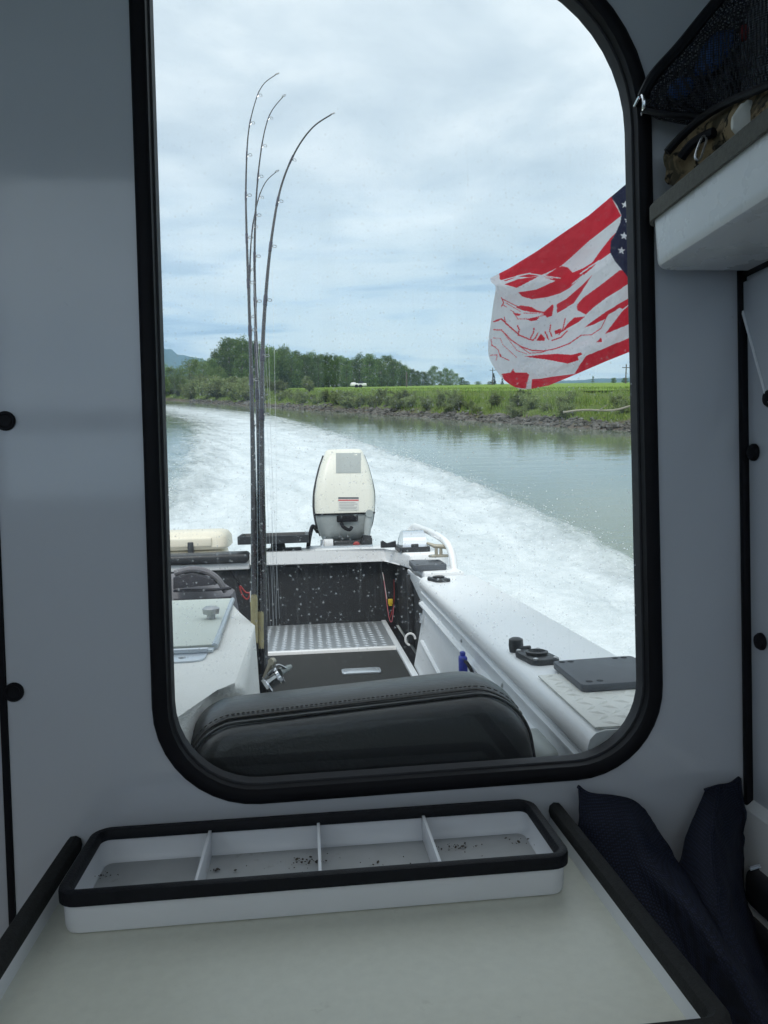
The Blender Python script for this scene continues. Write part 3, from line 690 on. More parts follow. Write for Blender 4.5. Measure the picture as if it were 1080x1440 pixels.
# ================================================================== THE BOAT
DB = 1.15                                     # inner face of the cabin's rear bulkhead
XR, XL, ROOF, FLOOR = .69, -1.22, 1.30, -.86
boat = Thing('fishing_boat', 'white aluminium fishing boat with cabin, side decks and open stern', 'boat', (-.3, 2.2, -1.0))
BX = lambda x, y, d: V((x, d, y))             # (x, z) outline, extruded along Y
def cabin():
    hole = rounded([(-.212, -.444, .130), (.526, -.438, .120), (.521, .745, .255), (-.207, .94, .12)], 10)
    m = MB(); m.holed([(-.437, FLOOR), (XR+.005, FLOOR), (XR+.005, ROOF), (-.437, ROOF)], hole, BX, DB, DB+.035)
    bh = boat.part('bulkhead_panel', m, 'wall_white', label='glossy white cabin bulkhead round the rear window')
    loop = [BX(x, z, DB) for x, z in hole]
    rim = [(.022, .0), (.0225, -.003), (.021, -.006), (.016, -.0085), (.009, -.0085), (.003, -.007), (.0, -.004), (-.001, .012), (.001, .012)]
    m = MB(); m.sweep(loop, [(a, -b) for a, b in rim], (0, -1, 0)); win = boat.part('window_gasket', m, 'rubber', label='black rubber gasket of the rear window')
    m = MB(); m.sweep(loop, [(-.0005, -.011), (-.0025, -.011), (-.004, -.012), (-.005, -.034), (-.0005, -.034)], (0, -1, 0)); boat.part('window_frame', m, 'rubber_grey', win)
    inner = [(p.x, p.z) for p in loop]
    m = MB(); m.face([BX(x, z, DB+.027) for x, z in inner]); boat.part('window_pane', m, 'glass_spotted', win, smooth=0)
    # outside flange
    m = MB(); m.sweep([BX(x, z, DB+.035) for x, z in hole], [(.03, 0), (.03, -.005), (-.001, -.005), (-.001, 0)], (0, -1, 0)); boat.part('outer_flange', m, 'rubber')
    # joint strips and screw caps
    m = MB(); m.box((-.4475, DB-.004, FLOOR), (-.4375, DB+.03, ROOF), .002); boat.part('joint_strip', m, 'rubber')
    m = MB(); m.box((XR-.011, DB-.012, FLOOR), (XR+.002, DB-.0005, .335), .003); boat.part('joint_strip', m, 'rubber')
    m = MB(); m.box((XR-.008, .25, .312), (XR+.001, DB-.013, .322), .003); boat.part('joint_strip', m, 'rubber')
    for px, py in ((8, 592), (20, 973), (22, 1390)):
        p = PY(px, py, DB); m = MB(); m.lathe([(.0140, 0), (.0140, .0028), (.0125, .0046), (.0100, .0046), (.0085, .0030), (.0040, .0026), (.0005, .0026)], p, (0, -1, 0), 22); boat.part('screw_cap', m, 'rubber')
    for px, py in ((1061, 636), (1071, 902), (1078, 1172), (1084, 560)):
        p = PX(px, py, XR-.001); m = MB(); m.lathe([(.0135, 0), (.0135, .003), (.011, .007), (.005, .009), (.0005, .0095)], p, (-1, 0, 0), 18); boat.part('screw_cap', m, 'rubber')
    # door leaf left of the joint
    m = MB(); m.box((-1.20, DB+.004, FLOOR+.02), (-.449, DB+.034, ROOF), .003); boat.part('door', m, 'wall_white')
    # left and right cabin sides with windows, roof, floor, front with windscreen
    YZ = lambda xx: (lambda y, z, d: V((xx+d, y, z)))
    so_ = [(-.9, FLOOR), (DB, FLOOR), (DB, ROOF), (-.9, ROOF)]
    wl = rrect(-.78, -.05, .52, .78, .09); wr = rrect(-.55, .02, .45, .30, .05); wr2 = rrect(-.55, .50, .25, .95, .06)
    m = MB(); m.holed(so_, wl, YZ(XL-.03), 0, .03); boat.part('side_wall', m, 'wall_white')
    m = MB(); m.face([(XL-.015, y, z) for y, z in wl]); boat.part('side_window', m, 'glass_clear', smooth=0)
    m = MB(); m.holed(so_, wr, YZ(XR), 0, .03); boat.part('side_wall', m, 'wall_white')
    m = MB(); m.face([(XR+.015, y, z) for y, z in wr]); boat.part('side_window', m, 'glass_clear', smooth=0)
    # slanted upper liner board on the right side wall
    a, b = PX(1043, 412, XR), PX(1082, 552, XR)
    poly = [(a.y, a.z), (b.y, b.z), (.88, b.z-.28), (.62, b.z-.28), (.62, .305), (a.y, .305)]
    m = MB(); m.prism(poly, lambda y, z, d: V((XR-d, y, z)), .0005, .006, .0015); boat.part('liner_board', m, 'wall_white')
    m = MB(); m.tube([V((XR-.007, a.y, a.z)), V((XR-.007, b.y, b.z)), V((XR-.007, .88, b.z-.28))], .0022, 6); boat.part('board_edge', m, 'shelf_white')
    m = MB(); m.box((XL-.06, -1.0, ROOF), (XR+.06, DB+.12, ROOF+.05), .015); boat.part('cabin_roof', m, 'roof_dimmed')
    m = MB(); m.box((XL, -.9, FLOOR-.03), (XR, DB+.03, FLOOR), 0); boat.part('cabin_floor', m, 'floor_bounce')
    panes = [(-1.18, .34, -.60, 1.25), (-.54, .34, .09, 1.25), (.15, .34, .66, 1.25), (-1.18, .0, -.60, .26), (-.54, .0, .09, .26), (.15, .0, .66, .26)]
    ys = -.87
    bars = [(XL, FLOOR, XR, .0), (XL, .26, XR, .34), (XL, 1.25, XR, ROOF)]
    for zz0, zz1, cuts in ((.34, 1.25, [(XL, -1.18), (-.60, -.54), (.09, .15), (.66, XR)]), (.0, .26, [(XL, -1.18), (-.60, -.54), (.09, .15), (.66, XR)])):
        for a_, b_ in cuts: bars.append((a_, zz0, b_, zz1))
    m = MB()
    for x0, z0, x1, z1 in bars: m.box((x0, ys-.015, z0), (x1, ys+.015, z1))
    boat.part('front_wall', m, 'wall_white')
    for x0, z0, x1, z1 in panes:
        m = MB(); m.face([(x0, ys, z0), (x1, ys, z0), (x1, ys, z1), (x0, ys, z1)]); boat.part('windscreen_pane', m, 'glass_clear', smooth=0)
    return bh
cabin()

def hull():
    DK = -.79
    e0, e1, Y0, Y1 = .440, .492, DB+.04, 3.40
    def run(prof, y0=Y0, y1=Y1): return [[V((lerp(e0, e1, (y-Y0)/(Y1-Y0))+x, y, z)) for x, z in prof] for y in (y0, lerp(y0, y1, .5), y1)]
    cap = [(.262, -.47), (.268, -.43), (.262, -.408), (.245, -.400), (.03, -.400), (.014, -.404), (.004, -.414), (0, -.428), (.003, -.446), (.013, -.456), (.03, -.46), (.24, -.478)]
    m = MB(); m.loft(run(cap)); gw = boat.part('gunwale', m, 'boat_white', label='white painted side deck along the stern well')
    strip = [(.026, -.456), (.014, -.459), (.013, -.464), (.006, -.468), (.006, -.474), (.012, -.478), (.012, -.508), (.003, -.511), (-.004, -.516), (-.004, -.523), (.004, -.529), (.022, -.532), (.05, -.50)]
    m = MB(); m.loft(run(strip)); st = boat.part('side_rail', m, 'liner_white', smooth=15)
    for px, py in ((702, 938), (812, 1047), (640, 884)):
        m = MB(); p = PX(px, py, .46); ee = lerp(e0, e1, (p.y-Y0)/(Y1-Y0)); m.lathe([(.006, 0), (.006, .002), (.003, .004), (.0004, .0045)], V((ee+.012, p.y, -.492)), (-1, 0, 0), 10); boat.part('rivet', m, 'steel', st)
    panel = [(.020, -.533), (.010, -.545), (.003, -.60), (-.035, -.79), (.02, -.82), (.06, -.6)]
    m = MB(); m.loft(run(panel, Y0, Y1-.03)); lp = boat.part('side_liner', m, 'liner_white')
    # pressed rib on the liner and access cover
    m = MB(); m.tube([V((.475, 3.25, -.66)), V((.45, 2.2, -.70)), V((.42, 1.25, -.74))], .008, 6); boat.part('liner_rib', m, 'liner_white', lp)
    hull_ = [(.262, -.47), (.30, -.50), (.275, -.56), (.19, -1.1), (.10, -1.1), (.2, -.52)]
    def run_hull(sx): return [[V((-.3+sx*(.3+e_+x), y, z)) for x, z in hull_] for y, e_ in ((-1.0, .475), (Y0, .475), (3.4, e1), (4.62, e1+.012))]
    m = MB(); m.loft(run_hull(1)); boat.part('hull_side', m, 'boat_white')
    m = MB(); m.loft(run_hull(-1)); boat.part('hull_side', m, 'boat_white')
    m = MB(); m.loft([[V((-.6-p.x, p.y, p.z)) for p in r] for r in run(cap, Y0, 4.7)]); boat.part('gunwale', m, 'boat_white')
    m = MB(); m.loft([[V((-.6-p.x, p.y, p.z)) for p in r] for r in run(panel, Y0, 4.5)]); boat.part('side_liner', m, 'liner_white')
    # deck, raised stern step, frame angles
    m = MB(); m.box((-1.1, DB+.04, -.86), (.49, 4.6, -.80)); boat.part('deck', m, 'carpet_floor')
    m = MB(); m.box((-.62, 3.80, -.80), (.425, 4.56, -.792)); stp = boat.part('tread_plate', m, 'tread_alu')
    lug = MB(); a = 0
    for r_ in range(23):
        for c_ in range(22):
            x = -.60+c_*.0465; y = 3.825+r_*.032; s_ = 1 if (c_+r_) % 2 else -1
            d = V((.0155, .0105*s_, 0)); n_ = V((-.0032*s_, .0046, 0)); c = V((x, y, -.792)); t = V((0, 0, .0045))
            for q in ((c-d, c-n_, c+t), (c-n_, c+d, c+t), (c+d, c+n_, c+t), (c+n_, c-d, c+t)): lug.face(q)
    boat.part('tread_lugs', lug, 'tread_alu', stp, kind='stuff')
    m = MB(); m.box((-.62, 3.765, -.835), (.43, 3.799, -.784), .005); boat.part('step_edge', m, 'boat_white')
    m = MB(); m.prism([(.426, 4.55), (.452, 4.55), (.445, 2.6), (.415, 2.6)], lambda x, y, d: V((x, y, d)), -.80, -.784, .003); boat.part('deck_angle', m, 'liner_white')
    m = MB(); m.box((.452, 3.37, -.82), (.50, 4.55, -.798), 0); boat.part('bilge_gutter', m, 'rubber')
    # black inner transom and stern side
    m = MB(); m.box((-1.12, 4.565, -.82), (.60, 4.60, -.44)); boat.part('inner_transom', m, 'black_wall')
    m = MB(); m.box((.53, 3.42, -.82), (.56, 4.56, -.45)); boat.part('inner_side', m, 'black_wall')
    # transom cap: lip, top and the angled corner deck
    zt = -.352
    ol = [(-.335, 4.50), (.455, 4.50), (.505, 4.22), (.53, 3.98), (.56, 3.98), (.735, 3.98), (.74, 4.30), (.72, 4.78), (-.335, 4.78)]
    m = MB(); m.prism(ol, lambda x, y, d: V((x, y, d)), zt-.075, zt, .012, 3); boat.part('transom_cap', m, 'boat_white')
    m = MB(); m.box((-1.28, 4.53, -.45), (-.338, 4.78, -.405), .008); boat.part('transom_cap', m, 'boat_white')
    m = MB(); m.box((-1.28, 4.50, -.410), (-.345, 4.70, -.352), .02, 3); boat.part('transom_pad', m, 'plastic_black', label='black padded strip on the stern rail')
    m = MB(); m.box((-1.28, 4.605, -1.0), (.72, 4.68, -.43)); boat.part('transom', m, 'boat_white')
    # corner bracket under the black pad, post
    m = MB(); m.prism([(.545, 3.58), (.735, 3.58), (.735, 3.978), (.548, 3.978)], lambda x, y, d: V((x, y, d)), -.47, -.402, .01); boat.part('corner_deck', m, 'boat_white')
    m = MB(); m.prism([(3.44, -.425), (3.97, -.425), (3.97, -.44), (3.50, -.53), (3.44, -.53)], lambda y, z, d: V((d, y, z)), .515, .527, .002); boat.part('bracket', m, 'liner_white')
    m = MB(); m.box((.50, 3.86, -.80), (.53, 3.90, -.44), .004); boat.part('post', m, 'plastic_black')
    m = MB(); m.box((-.95, 4.79, -.62), (-.30, 5.25, -.56), .02); boat.part('swim_step', m, 'boat_white')
    # small hatch plate in the deck
    h0, h1 = PZ(482, 951, -.798), PZ(533, 938, -.798); c = (h0+h1)/2
    m = MB(); m.prism(rrect(c.x-.085, c.y-.045, c.x+.085, c.y+.045, .015), lambda x, y, d: V((x, y, d)), -.80, -.792, .003); hp = boat.part('hatch_plate', m, 'alu')
    for k in (-.07, .07):
        m = MB(); m.lathe([(.008, 0), (.008, .002), (.003, .004)], (c.x+k, c.y, -.792), seg=10); boat.part('bolt', m, 'steel', hp)
    # tread plate patch under the big mounting board
    zz = -.3995
    p = [(.468, 1.545), (.70, 1.56), (.69, DB+.045), (.455, DB+.045)]
    m = MB(); m.prism(p, lambda x, y, d: V((x, y, d)), zz, zz+.004, .001); tp = boat.part('deck_tread_plate', m, 'tread_paint')
    lug = MB()
    for r_ in range(12):
        for c_ in range(7):
            x = .487+c_*.034; y = 1.21+r_*.029; s_ = 1 if (c_+r_) % 2 else -1
            d = V((.013, .010*s_, 0)); n_ = V((-.003*s_, .004, 0)); c = V((x, y, zz+.004)); t = V((0, 0, .003))
            for q in ((c-d, c-n_, c+t), (c-n_, c+d, c+t), (c+d, c+n_, c+t), (c+n_, c-d, c+t)): lug.face(q)
    boat.part('tread_lugs', lug, 'tread_paint', tp, kind='stuff')
    # grab rail at the stern quarter
    zr = -.355
    fa = V((.715, 3.70, -.405)); 
    pts = smooth_path([V((.715, 3.72, -.41)), V((.712, 3.76, -.335)), V((.70, 3.85, -.280)), V((.685, 4.15, -.252)), V((.665, 4.60, -.238)), V((.655, 4.69, -.240)), V((.635, 4.73, -.27)), V((.60, 4.76, -.36))], 6)
    m = MB(); m.tube(pts, .0185, 12); gr = boat.part('grab_rail', m, 'boat_white', label='bent white tube grab rail on the stern quarter')
    m = MB(); m.tube([V((.66, 4.65, -.245)), V((.675, 4.63, -.36))], .017, 12); boat.part('rail_leg', m, 'boat_white', gr)
    # latch on liner, open ring
    p = PX(593, 869, .488); m = MB(); m.box((p.x-.012, p.y-.008, p.z-.022), (p.x, p.y+.008, p.z+.022), .003); boat.part('latch', m, 'chrome')
    ring = [PX(0, 0, .5)]
    c = PY(577, 899, 3.35); m = MB(); m.tube([c+V((.022*cos(a_), 0, .026*sin(a_))) for a_ in [i*.35 for i in range(14)]], .005, 6); boat.part('hose_end', m, 'white_wire')
hull()

def deck_fittings():
    # black mounting board on the side deck
    zg = -.3955
    bd = Thing('mounting_board', 'large black plastic board with bolt holes on the side deck', 'board', (.62, 1.48, zg))
    c = [PZ(780, 940, zg), PZ(893, 935, zg), PZ(955, 968, zg), PZ(832, 982, zg)]
    ol = rounded([(q.x, q.y, .012) for q in ((V((.517, 1.600, 0))), V((.700, 1.615, 0)), V((.700, 1.405, 0)), V((.508, 1.395, 0)))], 4)
    m = MB(); m.prism(ol, lambda x, y, d: V((x, y, d)), zg, zg+.015, .002); bo = bd.part('board', m, 'board_grey')
    for x, y in ((.533, 1.585), (.552, 1.585), (.655, 1.597), (.675, 1.597), (.530, 1.418), (.552, 1.420), (.665, 1.425)):
        m = MB(); m.lathe([(.0065, 0), (.0065, .0006)], (x, y, zg+.0152), seg=12); bd.part('bolt_hole', m, 'rubber', bo)
    # rod-holder deck sockets
    def socket(px, py, yaw, label, knob):
        p = PZ(px, py, -.40); t = Thing('rod_holder_socket', label, 'rod holder', p, group='rod holder sockets on the side deck')
        mt = Matrix.Translation(p) @ Matrix.Rotation(yaw, 4, 'Z')
        def tr(m): bmesh.ops.transform(m.bm, matrix=mt, verts=m.bm.verts); return m
        m = MB(); m.prism(rrect(-.033, -.058, .033, .058, .014), lambda x, y, d: V((x, y, d)), 0, .013, .004); t.part('base', tr(m), 'plastic_black')
        m = MB(); m.lathe([(.024, .012), (.026, .02), (.020, .022), (.017, .014), (.001, .014)], (0, 0, 0), seg=18); t.part('collar', tr(m), 'plastic_black')
        for x, y in ((-.024, -.048), (.024, -.048), (-.024, .048), (.024, .048)):
            m = MB(); m.lathe([(.006, .0), (.006, .015), (.003, .017)], (x, y, 0), seg=10); t.part('screw', tr(m), 'steel')
        if knob:
            m = MB(); m.lathe([(.016, 0), (.018, .014), (.017, .030), (.010, .034)], (-.01, .098, 0), seg=14); t.part('cap', tr(m), 'plastic_black')
            m = MB(); m.tube([V((-.01, .085, .01)), V((.01, .06, .016))], .005, 6); t.part('tether', tr(m), 'plastic_black')
    socket(755, 928, .12, 'black rod holder socket with its loose cap, beside the large mounting board', True)
    socket(617, 817, .25, 'small black rod holder socket near the grab rail foot', False)
    # black pad on the quarter
    bd = Thing('stern_pad', 'small black plastic pad on the stern quarter below the chrome hood', 'board', (.60, 3.85, -.40))
    m = MB(); m.prism(rounded([(.503, 3.64, .015), (.668, 3.66, .015), (.675, 3.90, .015), (.520, 3.94, .015)], 3), lambda x, y, d: V((x, y, d)), -.401, -.372, .004); bo = bd.part('pad', m, 'board_grey')
    for x, y in ((.535, 3.9), (.655, 3.87), (.525, 3.67), (.65, 3.68)):
        m = MB(); m.lathe([(.007, 0), (.007, .001)], (x, y, -.3715), seg=10); bd.part('bolt_hole', m, 'rubber', bo)
    # chrome hooded navigation lamp
    o = V((.585, 4.28, -.352)); t = Thing('hooded_lamp', 'chrome hooded lamp with black base on the stern corner', 'lamp', o)
    m = MB(); m.prism(rrect(o.x-.085, o.y-.13, o.x+.085, o.y+.13, .02), lambda x, y, d: V((x, y, d)), o.z, o.z+.028, .006); t.part('base', m, 'plastic_black')
    rings = []
    for k in range(9):
        a_ = pi*k/8; y = o.y-.115*cos(a_); z = o.z+.028+.085*sin(a_)**.8
        rings.append([V((o.x-.068+.014*sin(a_), y, z)), V((o.x+.068-.006*sin(a_), y, z)), V((o.x+.066, y, o.z+.026)), V((o.x-.066, y, o.z+.026))])
    m = MB(); m.loft(rings); t.part('hood', m, 'chrome')
    m = MB(); m.box((o.x-.02, o.y-.125, o.z+.022), (o.x+.02, o.y-.112, o.z+.045), .004); t.part('catch', m, 'plastic_black')
    m = MB(); m.loft([[V((o.x-.09-.012*k, o.y+.02+s_*.018*w, o.z+.02+zz*w)) for s_, zz in ((-1, 0), (1, 0), (1, .03), (-1, .03))] for k, w in ((0, 1.2), (2, 1), (4, .8), (6, 1.3), (7, 1.1))]); t.part('side_knob', m, 'plastic_black')
    # bronze cleat
    o = PZ(617, 783, -.352); t = Thing('mooring_cleat', 'grey cast mooring cleat beside the grab rail', 'cleat', o)
    m = MB(); m.prism(rrect(o.x-.05, o.y-.035, o.x+.05, o.y+.035, .02), lambda x, y, d: V((x, y, d)), o.z, o.z+.010, .003); t.part('base', m, 'brass_cast')
    for s_ in (-1, 1):
        m = MB(); m.tube([o+V((s_*.012, 0, .008)), o+V((s_*.012, 0, .05))], [.009, .007], 8); t.part('post', m, 'brass_cast')
    m = MB(); m.tube([o+V((-.06, 0, .072)), o+V((-.02, 0, .055)), o+V((.02, 0, .052)), o+V((.065, 0, .036))], [.006, .011, .011, .006], 8); t.part('horn', m, 'brass_cast')
    # blue plug with black cable on the liner
    p = PX(656, 932, .443); t = Thing('blue_connector', 'bright blue plug with black cable on the inner side panel', 'plug', p)
    m = MB(); m.box(p+V((-.022, -.02, -.03)), p+V((.0, .012, .022)), .006, 3); m.box(p+V((-.018, -.012, .018)), p+V((-.004, .008, .034)), .004); t.part('body', m, 'blue_plastic')
    m = MB(); m.tube(smooth_path([p+V((-.008, -.018, .008)), p+V((-.01, -.06, .012)), p+V((-.002, -.10, -.012)), p+V((.004, -.13, -.06))], 6), .005, 6); t.part('cable', m, 'rubber')
    # wires and fuse in the dark stern recess
    def wire(pts, mat, label):
        q = [PY(a_, b_, 4.54) for a_, b_ in pts]; m = MB(); m.tube(smooth_path(q, 5), .0026, 5); solo('loose_wire', m, mat, label, 'wire', q[0])
    wire([(539, 808), (543, 840), (547, 868), (551, 874), (554, 850)], 'pink_wire', 'pink wire looping down the black inner transom')
    wire([(554, 815), (554, 845), (549, 868)], 'red', 'dark red wire hanging in the stern recess')
    wire([(538, 805), (541, 822), (544, 842)], 'white_wire', 'thin white wire at the top of the stern recess')
    p = PY(549, 846, 4.53); m = MB(); m.box(p+V((-.014, -.01, -.016)), p+V((.014, .01, .016)), .004); m.box(p+V((-.01, -.012, -.024)), p+V((.01, .012, -.018)), .002); solo('fuse_holder', m, 'yellow', 'small yellow fuse holder on the stern wires', 'fuse', p)
deck_fittings()

def outboard():
    YM = 4.95; k = YM/F
    c = PY(483, 772, YM); t = Thing('outboard_motor', 'white and grey outboard motor on the transom', 'motor', c)
    def cx(y): return PY(483.5, y, YM).x
    def zz(y): return PY(483.5, y, YM).z
    # plan-section: squarish front narrowing to a rounded stern
    def ring(y, hw, yf, yb, r=.05):
        hw *= k; x0 = cx(y); z = zz(y)
        prof = rounded([(-hw, yf, min(r, hw*.45)), (hw, yf, min(r, hw*.45)), (hw*.92, yb, hw*.55), (-hw*.92, yb, hw*.55)], 5)
        return [V((x0+a_, b_, z)) for a_, b_ in prof]
    # upper cowl; front face leans aft as it rises
    lv = [(721, 40.5, 4.77, 5.34), (712, 41.5, 4.775, 5.37), (695, 41.5, 4.79, 5.39), (675, 38.5, 4.81, 5.39), (655, 33.5, 4.84, 5.36), (641, 28.5, 4.865, 5.31), (634.5, 26.0, 4.885, 5.27), (632.0, 23.5, 4.91, 5.22)]
    m = MB(); m.loft([ring(*a_) for a_ in lv]); up = t.part('upper_cowl', m, 'motor_white', smooth=50)
    lv = [(759, 27, 4.85, 5.24), (756, 31, 4.82, 5.27), (745, 36, 4.79, 5.31), (730, 39.5, 4.775, 5.33), (722.5, 40.3, 4.772, 5.335), (721.4, 40.3, 4.772, 5.335)]
    m = MB(); m.loft([ring(*a_) for a_ in lv]); lc = t.part('lower_cowl', m, 'motor_grey', smooth=50)
    m = MB(); rg = ring(721.3, 41.0, 4.767, 5.345); m.tube(rg, .006, 6, closed=True); t.part('cowl_seam', m, 'rubber')
    # side mouldings: dark piping down each flank
    for s_ in (-1, 1):
        m = MB(); m.tube(smooth_path([V((cx(y)+s_*k*hw, yy, zz(y))) for y, hw, yy in ((640, 28.5, 5.0), (660, 35.2, 4.97), (690, 41.7, 4.93), (712, 41.9, 4.91), (735, 39.2, 4.90), (752, 33, 4.90))], 5), .007, 6); t.part('side_moulding', m, 'rubber_grey')
    def on_front(px, py, off=.004):                    # a point on the leaning front face
        yf = interp([(632, 4.91), (634.5, 4.885), (641, 4.865), (655, 4.84), (675, 4.81), (695, 4.79), (712, 4.775), (721, 4.77), (745, 4.79)], py)-off
        return PY(px, py, yf)
    def decal(name, x0, y0, x1, y1, mat, parent, off):
        m = MB(); rows = 6
        m.loft([[on_front(x0, lerp(y0, y1, i/rows), off), on_front(x1, lerp(y0, y1, i/rows), off), on_front(x1, lerp(y0, y1, i/rows), -.004), on_front(x0, lerp(y0, y1, i/rows), -.004)] for i in range(rows+1)]); return t.part(name, m, mat, parent)
    decal('top_panel', 472.5, 637, 507.5, 665, 'panel_grey', up, .004)
    st = decal('warning_label', 475.5, 699, 504.5, 717.5, 'sticker', up, .003)
    decal('label_band', 475.6, 699.2, 504.4, 701.4, 'sticker_dark', up, .0042); decal('label_band', 475.6, 702.6, 504.4, 704.2, 'sticker_red', up, .0042)
    for i, (a_, b_) in enumerate(((477, 500), (477, 503), (477, 498), (477, 502), (479, 501))):
        y = 706.3+i*2.15; decal('label_text', a_, y, b_, y+.8, 'sticker_text', up, .0042)
    def fr(px, py, y): return PY(px, py, y)
    m = MB(); a_, b_ = fr(473.5, 725, 4.765), fr(503.5, 733.5, 4.765); m.box((a_.x, 4.758, b_.z), (b_.x, 4.80, a_.z), .006); t.part('latch_recess', m, 'rubber', lc)
    m = MB(); m.tube(smooth_path([fr(480, 735, 4.755), fr(483, 741, 4.745), fr(491, 745, 4.742), fr(495, 741, 4.75)], 5), .011, 8); t.part('pull_handle', m, 'rubber', lc)
    # tilt arm on the right, clamp bracket, leg
    m = MB(); m.tube([fr(519.5, 722, 4.75), fr(518, 735, 4.74), fr(516, 752, 4.745)], [.019, .024, .021], 10); m.tube([fr(519.5, 722, 4.72), fr(519.5, 722, 4.78)], .024, 10); t.part('tilt_arm', m, 'motor_grey')
    m = MB(); m.tube([fr(516, 753, 4.75), fr(515, 772, 4.75)], [.03, .026], 10); m.box(fr(509, 772, 4.74), fr(522, 755, 4.82), .004); t.part('swivel', m, 'plastic_black')
    m = MB(); m.box(fr(468, 771.5, 4.78)+V((0, 0, -.02)), fr(506, 756, 5.0), .012); t.part('clamp_bracket', m, 'plastic_black')
    m = MB(); m.box(fr(456, 771.5, 4.72)+V((0, 0, -.01)), fr(468, 757.5, 4.80), .005); t.part('bracket_block', m, 'boat_white')
    m = MB(); m.tube([fr(453, 759, 4.72), fr(453, 771, 4.72)], .011, 10); t.part('bolt', m, 'chrome')
    m = MB(); m.lathe([(.02, 0), (.022, .02), (.012, .028)], fr(501, 766, 4.74), (0, -1, 0), 12); t.part('primer_knob', m, 'red')
    m = MB(); m.box((c.x-.05, 4.95, -1.15), (c.x+.05, 5.2, zz(752)), .03, 3); t.part('midsection', m, 'motor_grey')
    zb = -.352
    m = MB(); m.prism(rrect(PZ(431, 775, zb).x-.0, 4.66, PZ(524, 772, zb).x+.02, 4.775, .03), lambda x, y, d: V((x, y, d)), zb, zb+.010, .003); t.part('mount_plate', m, 'alu')
    m = MB(); m.tube(smooth_path([fr(447, 748, 4.90), fr(440, 740, 4.86), fr(436, 752, 4.80), fr(434, 764, 4.75), fr(433, 774, 4.72)], 6), .013, 8); t.part('control_cable', m, 'rubber')
    m = MB(); m.tube(smooth_path([fr(456, 655, 5.0), fr(445, 675, 4.98), fr(440.5, 705, 4.95), fr(444, 735, 4.92), fr(455, 752, 4.90)], 6), .006, 6); t.part('fuel_hose', m, 'rubber')
    for i in range(6):                                  # small raised lettering blocks on the flank
        y = 702+i*4.2; p = V((cx(y)-k*(41.6-.15*i), 4.99+.01*i, zz(y))); m = MB(); m.box(p+V((-.003, -.02, -.010)), p+V((.004, .02, .008)), .001); t.part('flank_letter', m, 'sticker_dark', up)
outboard()

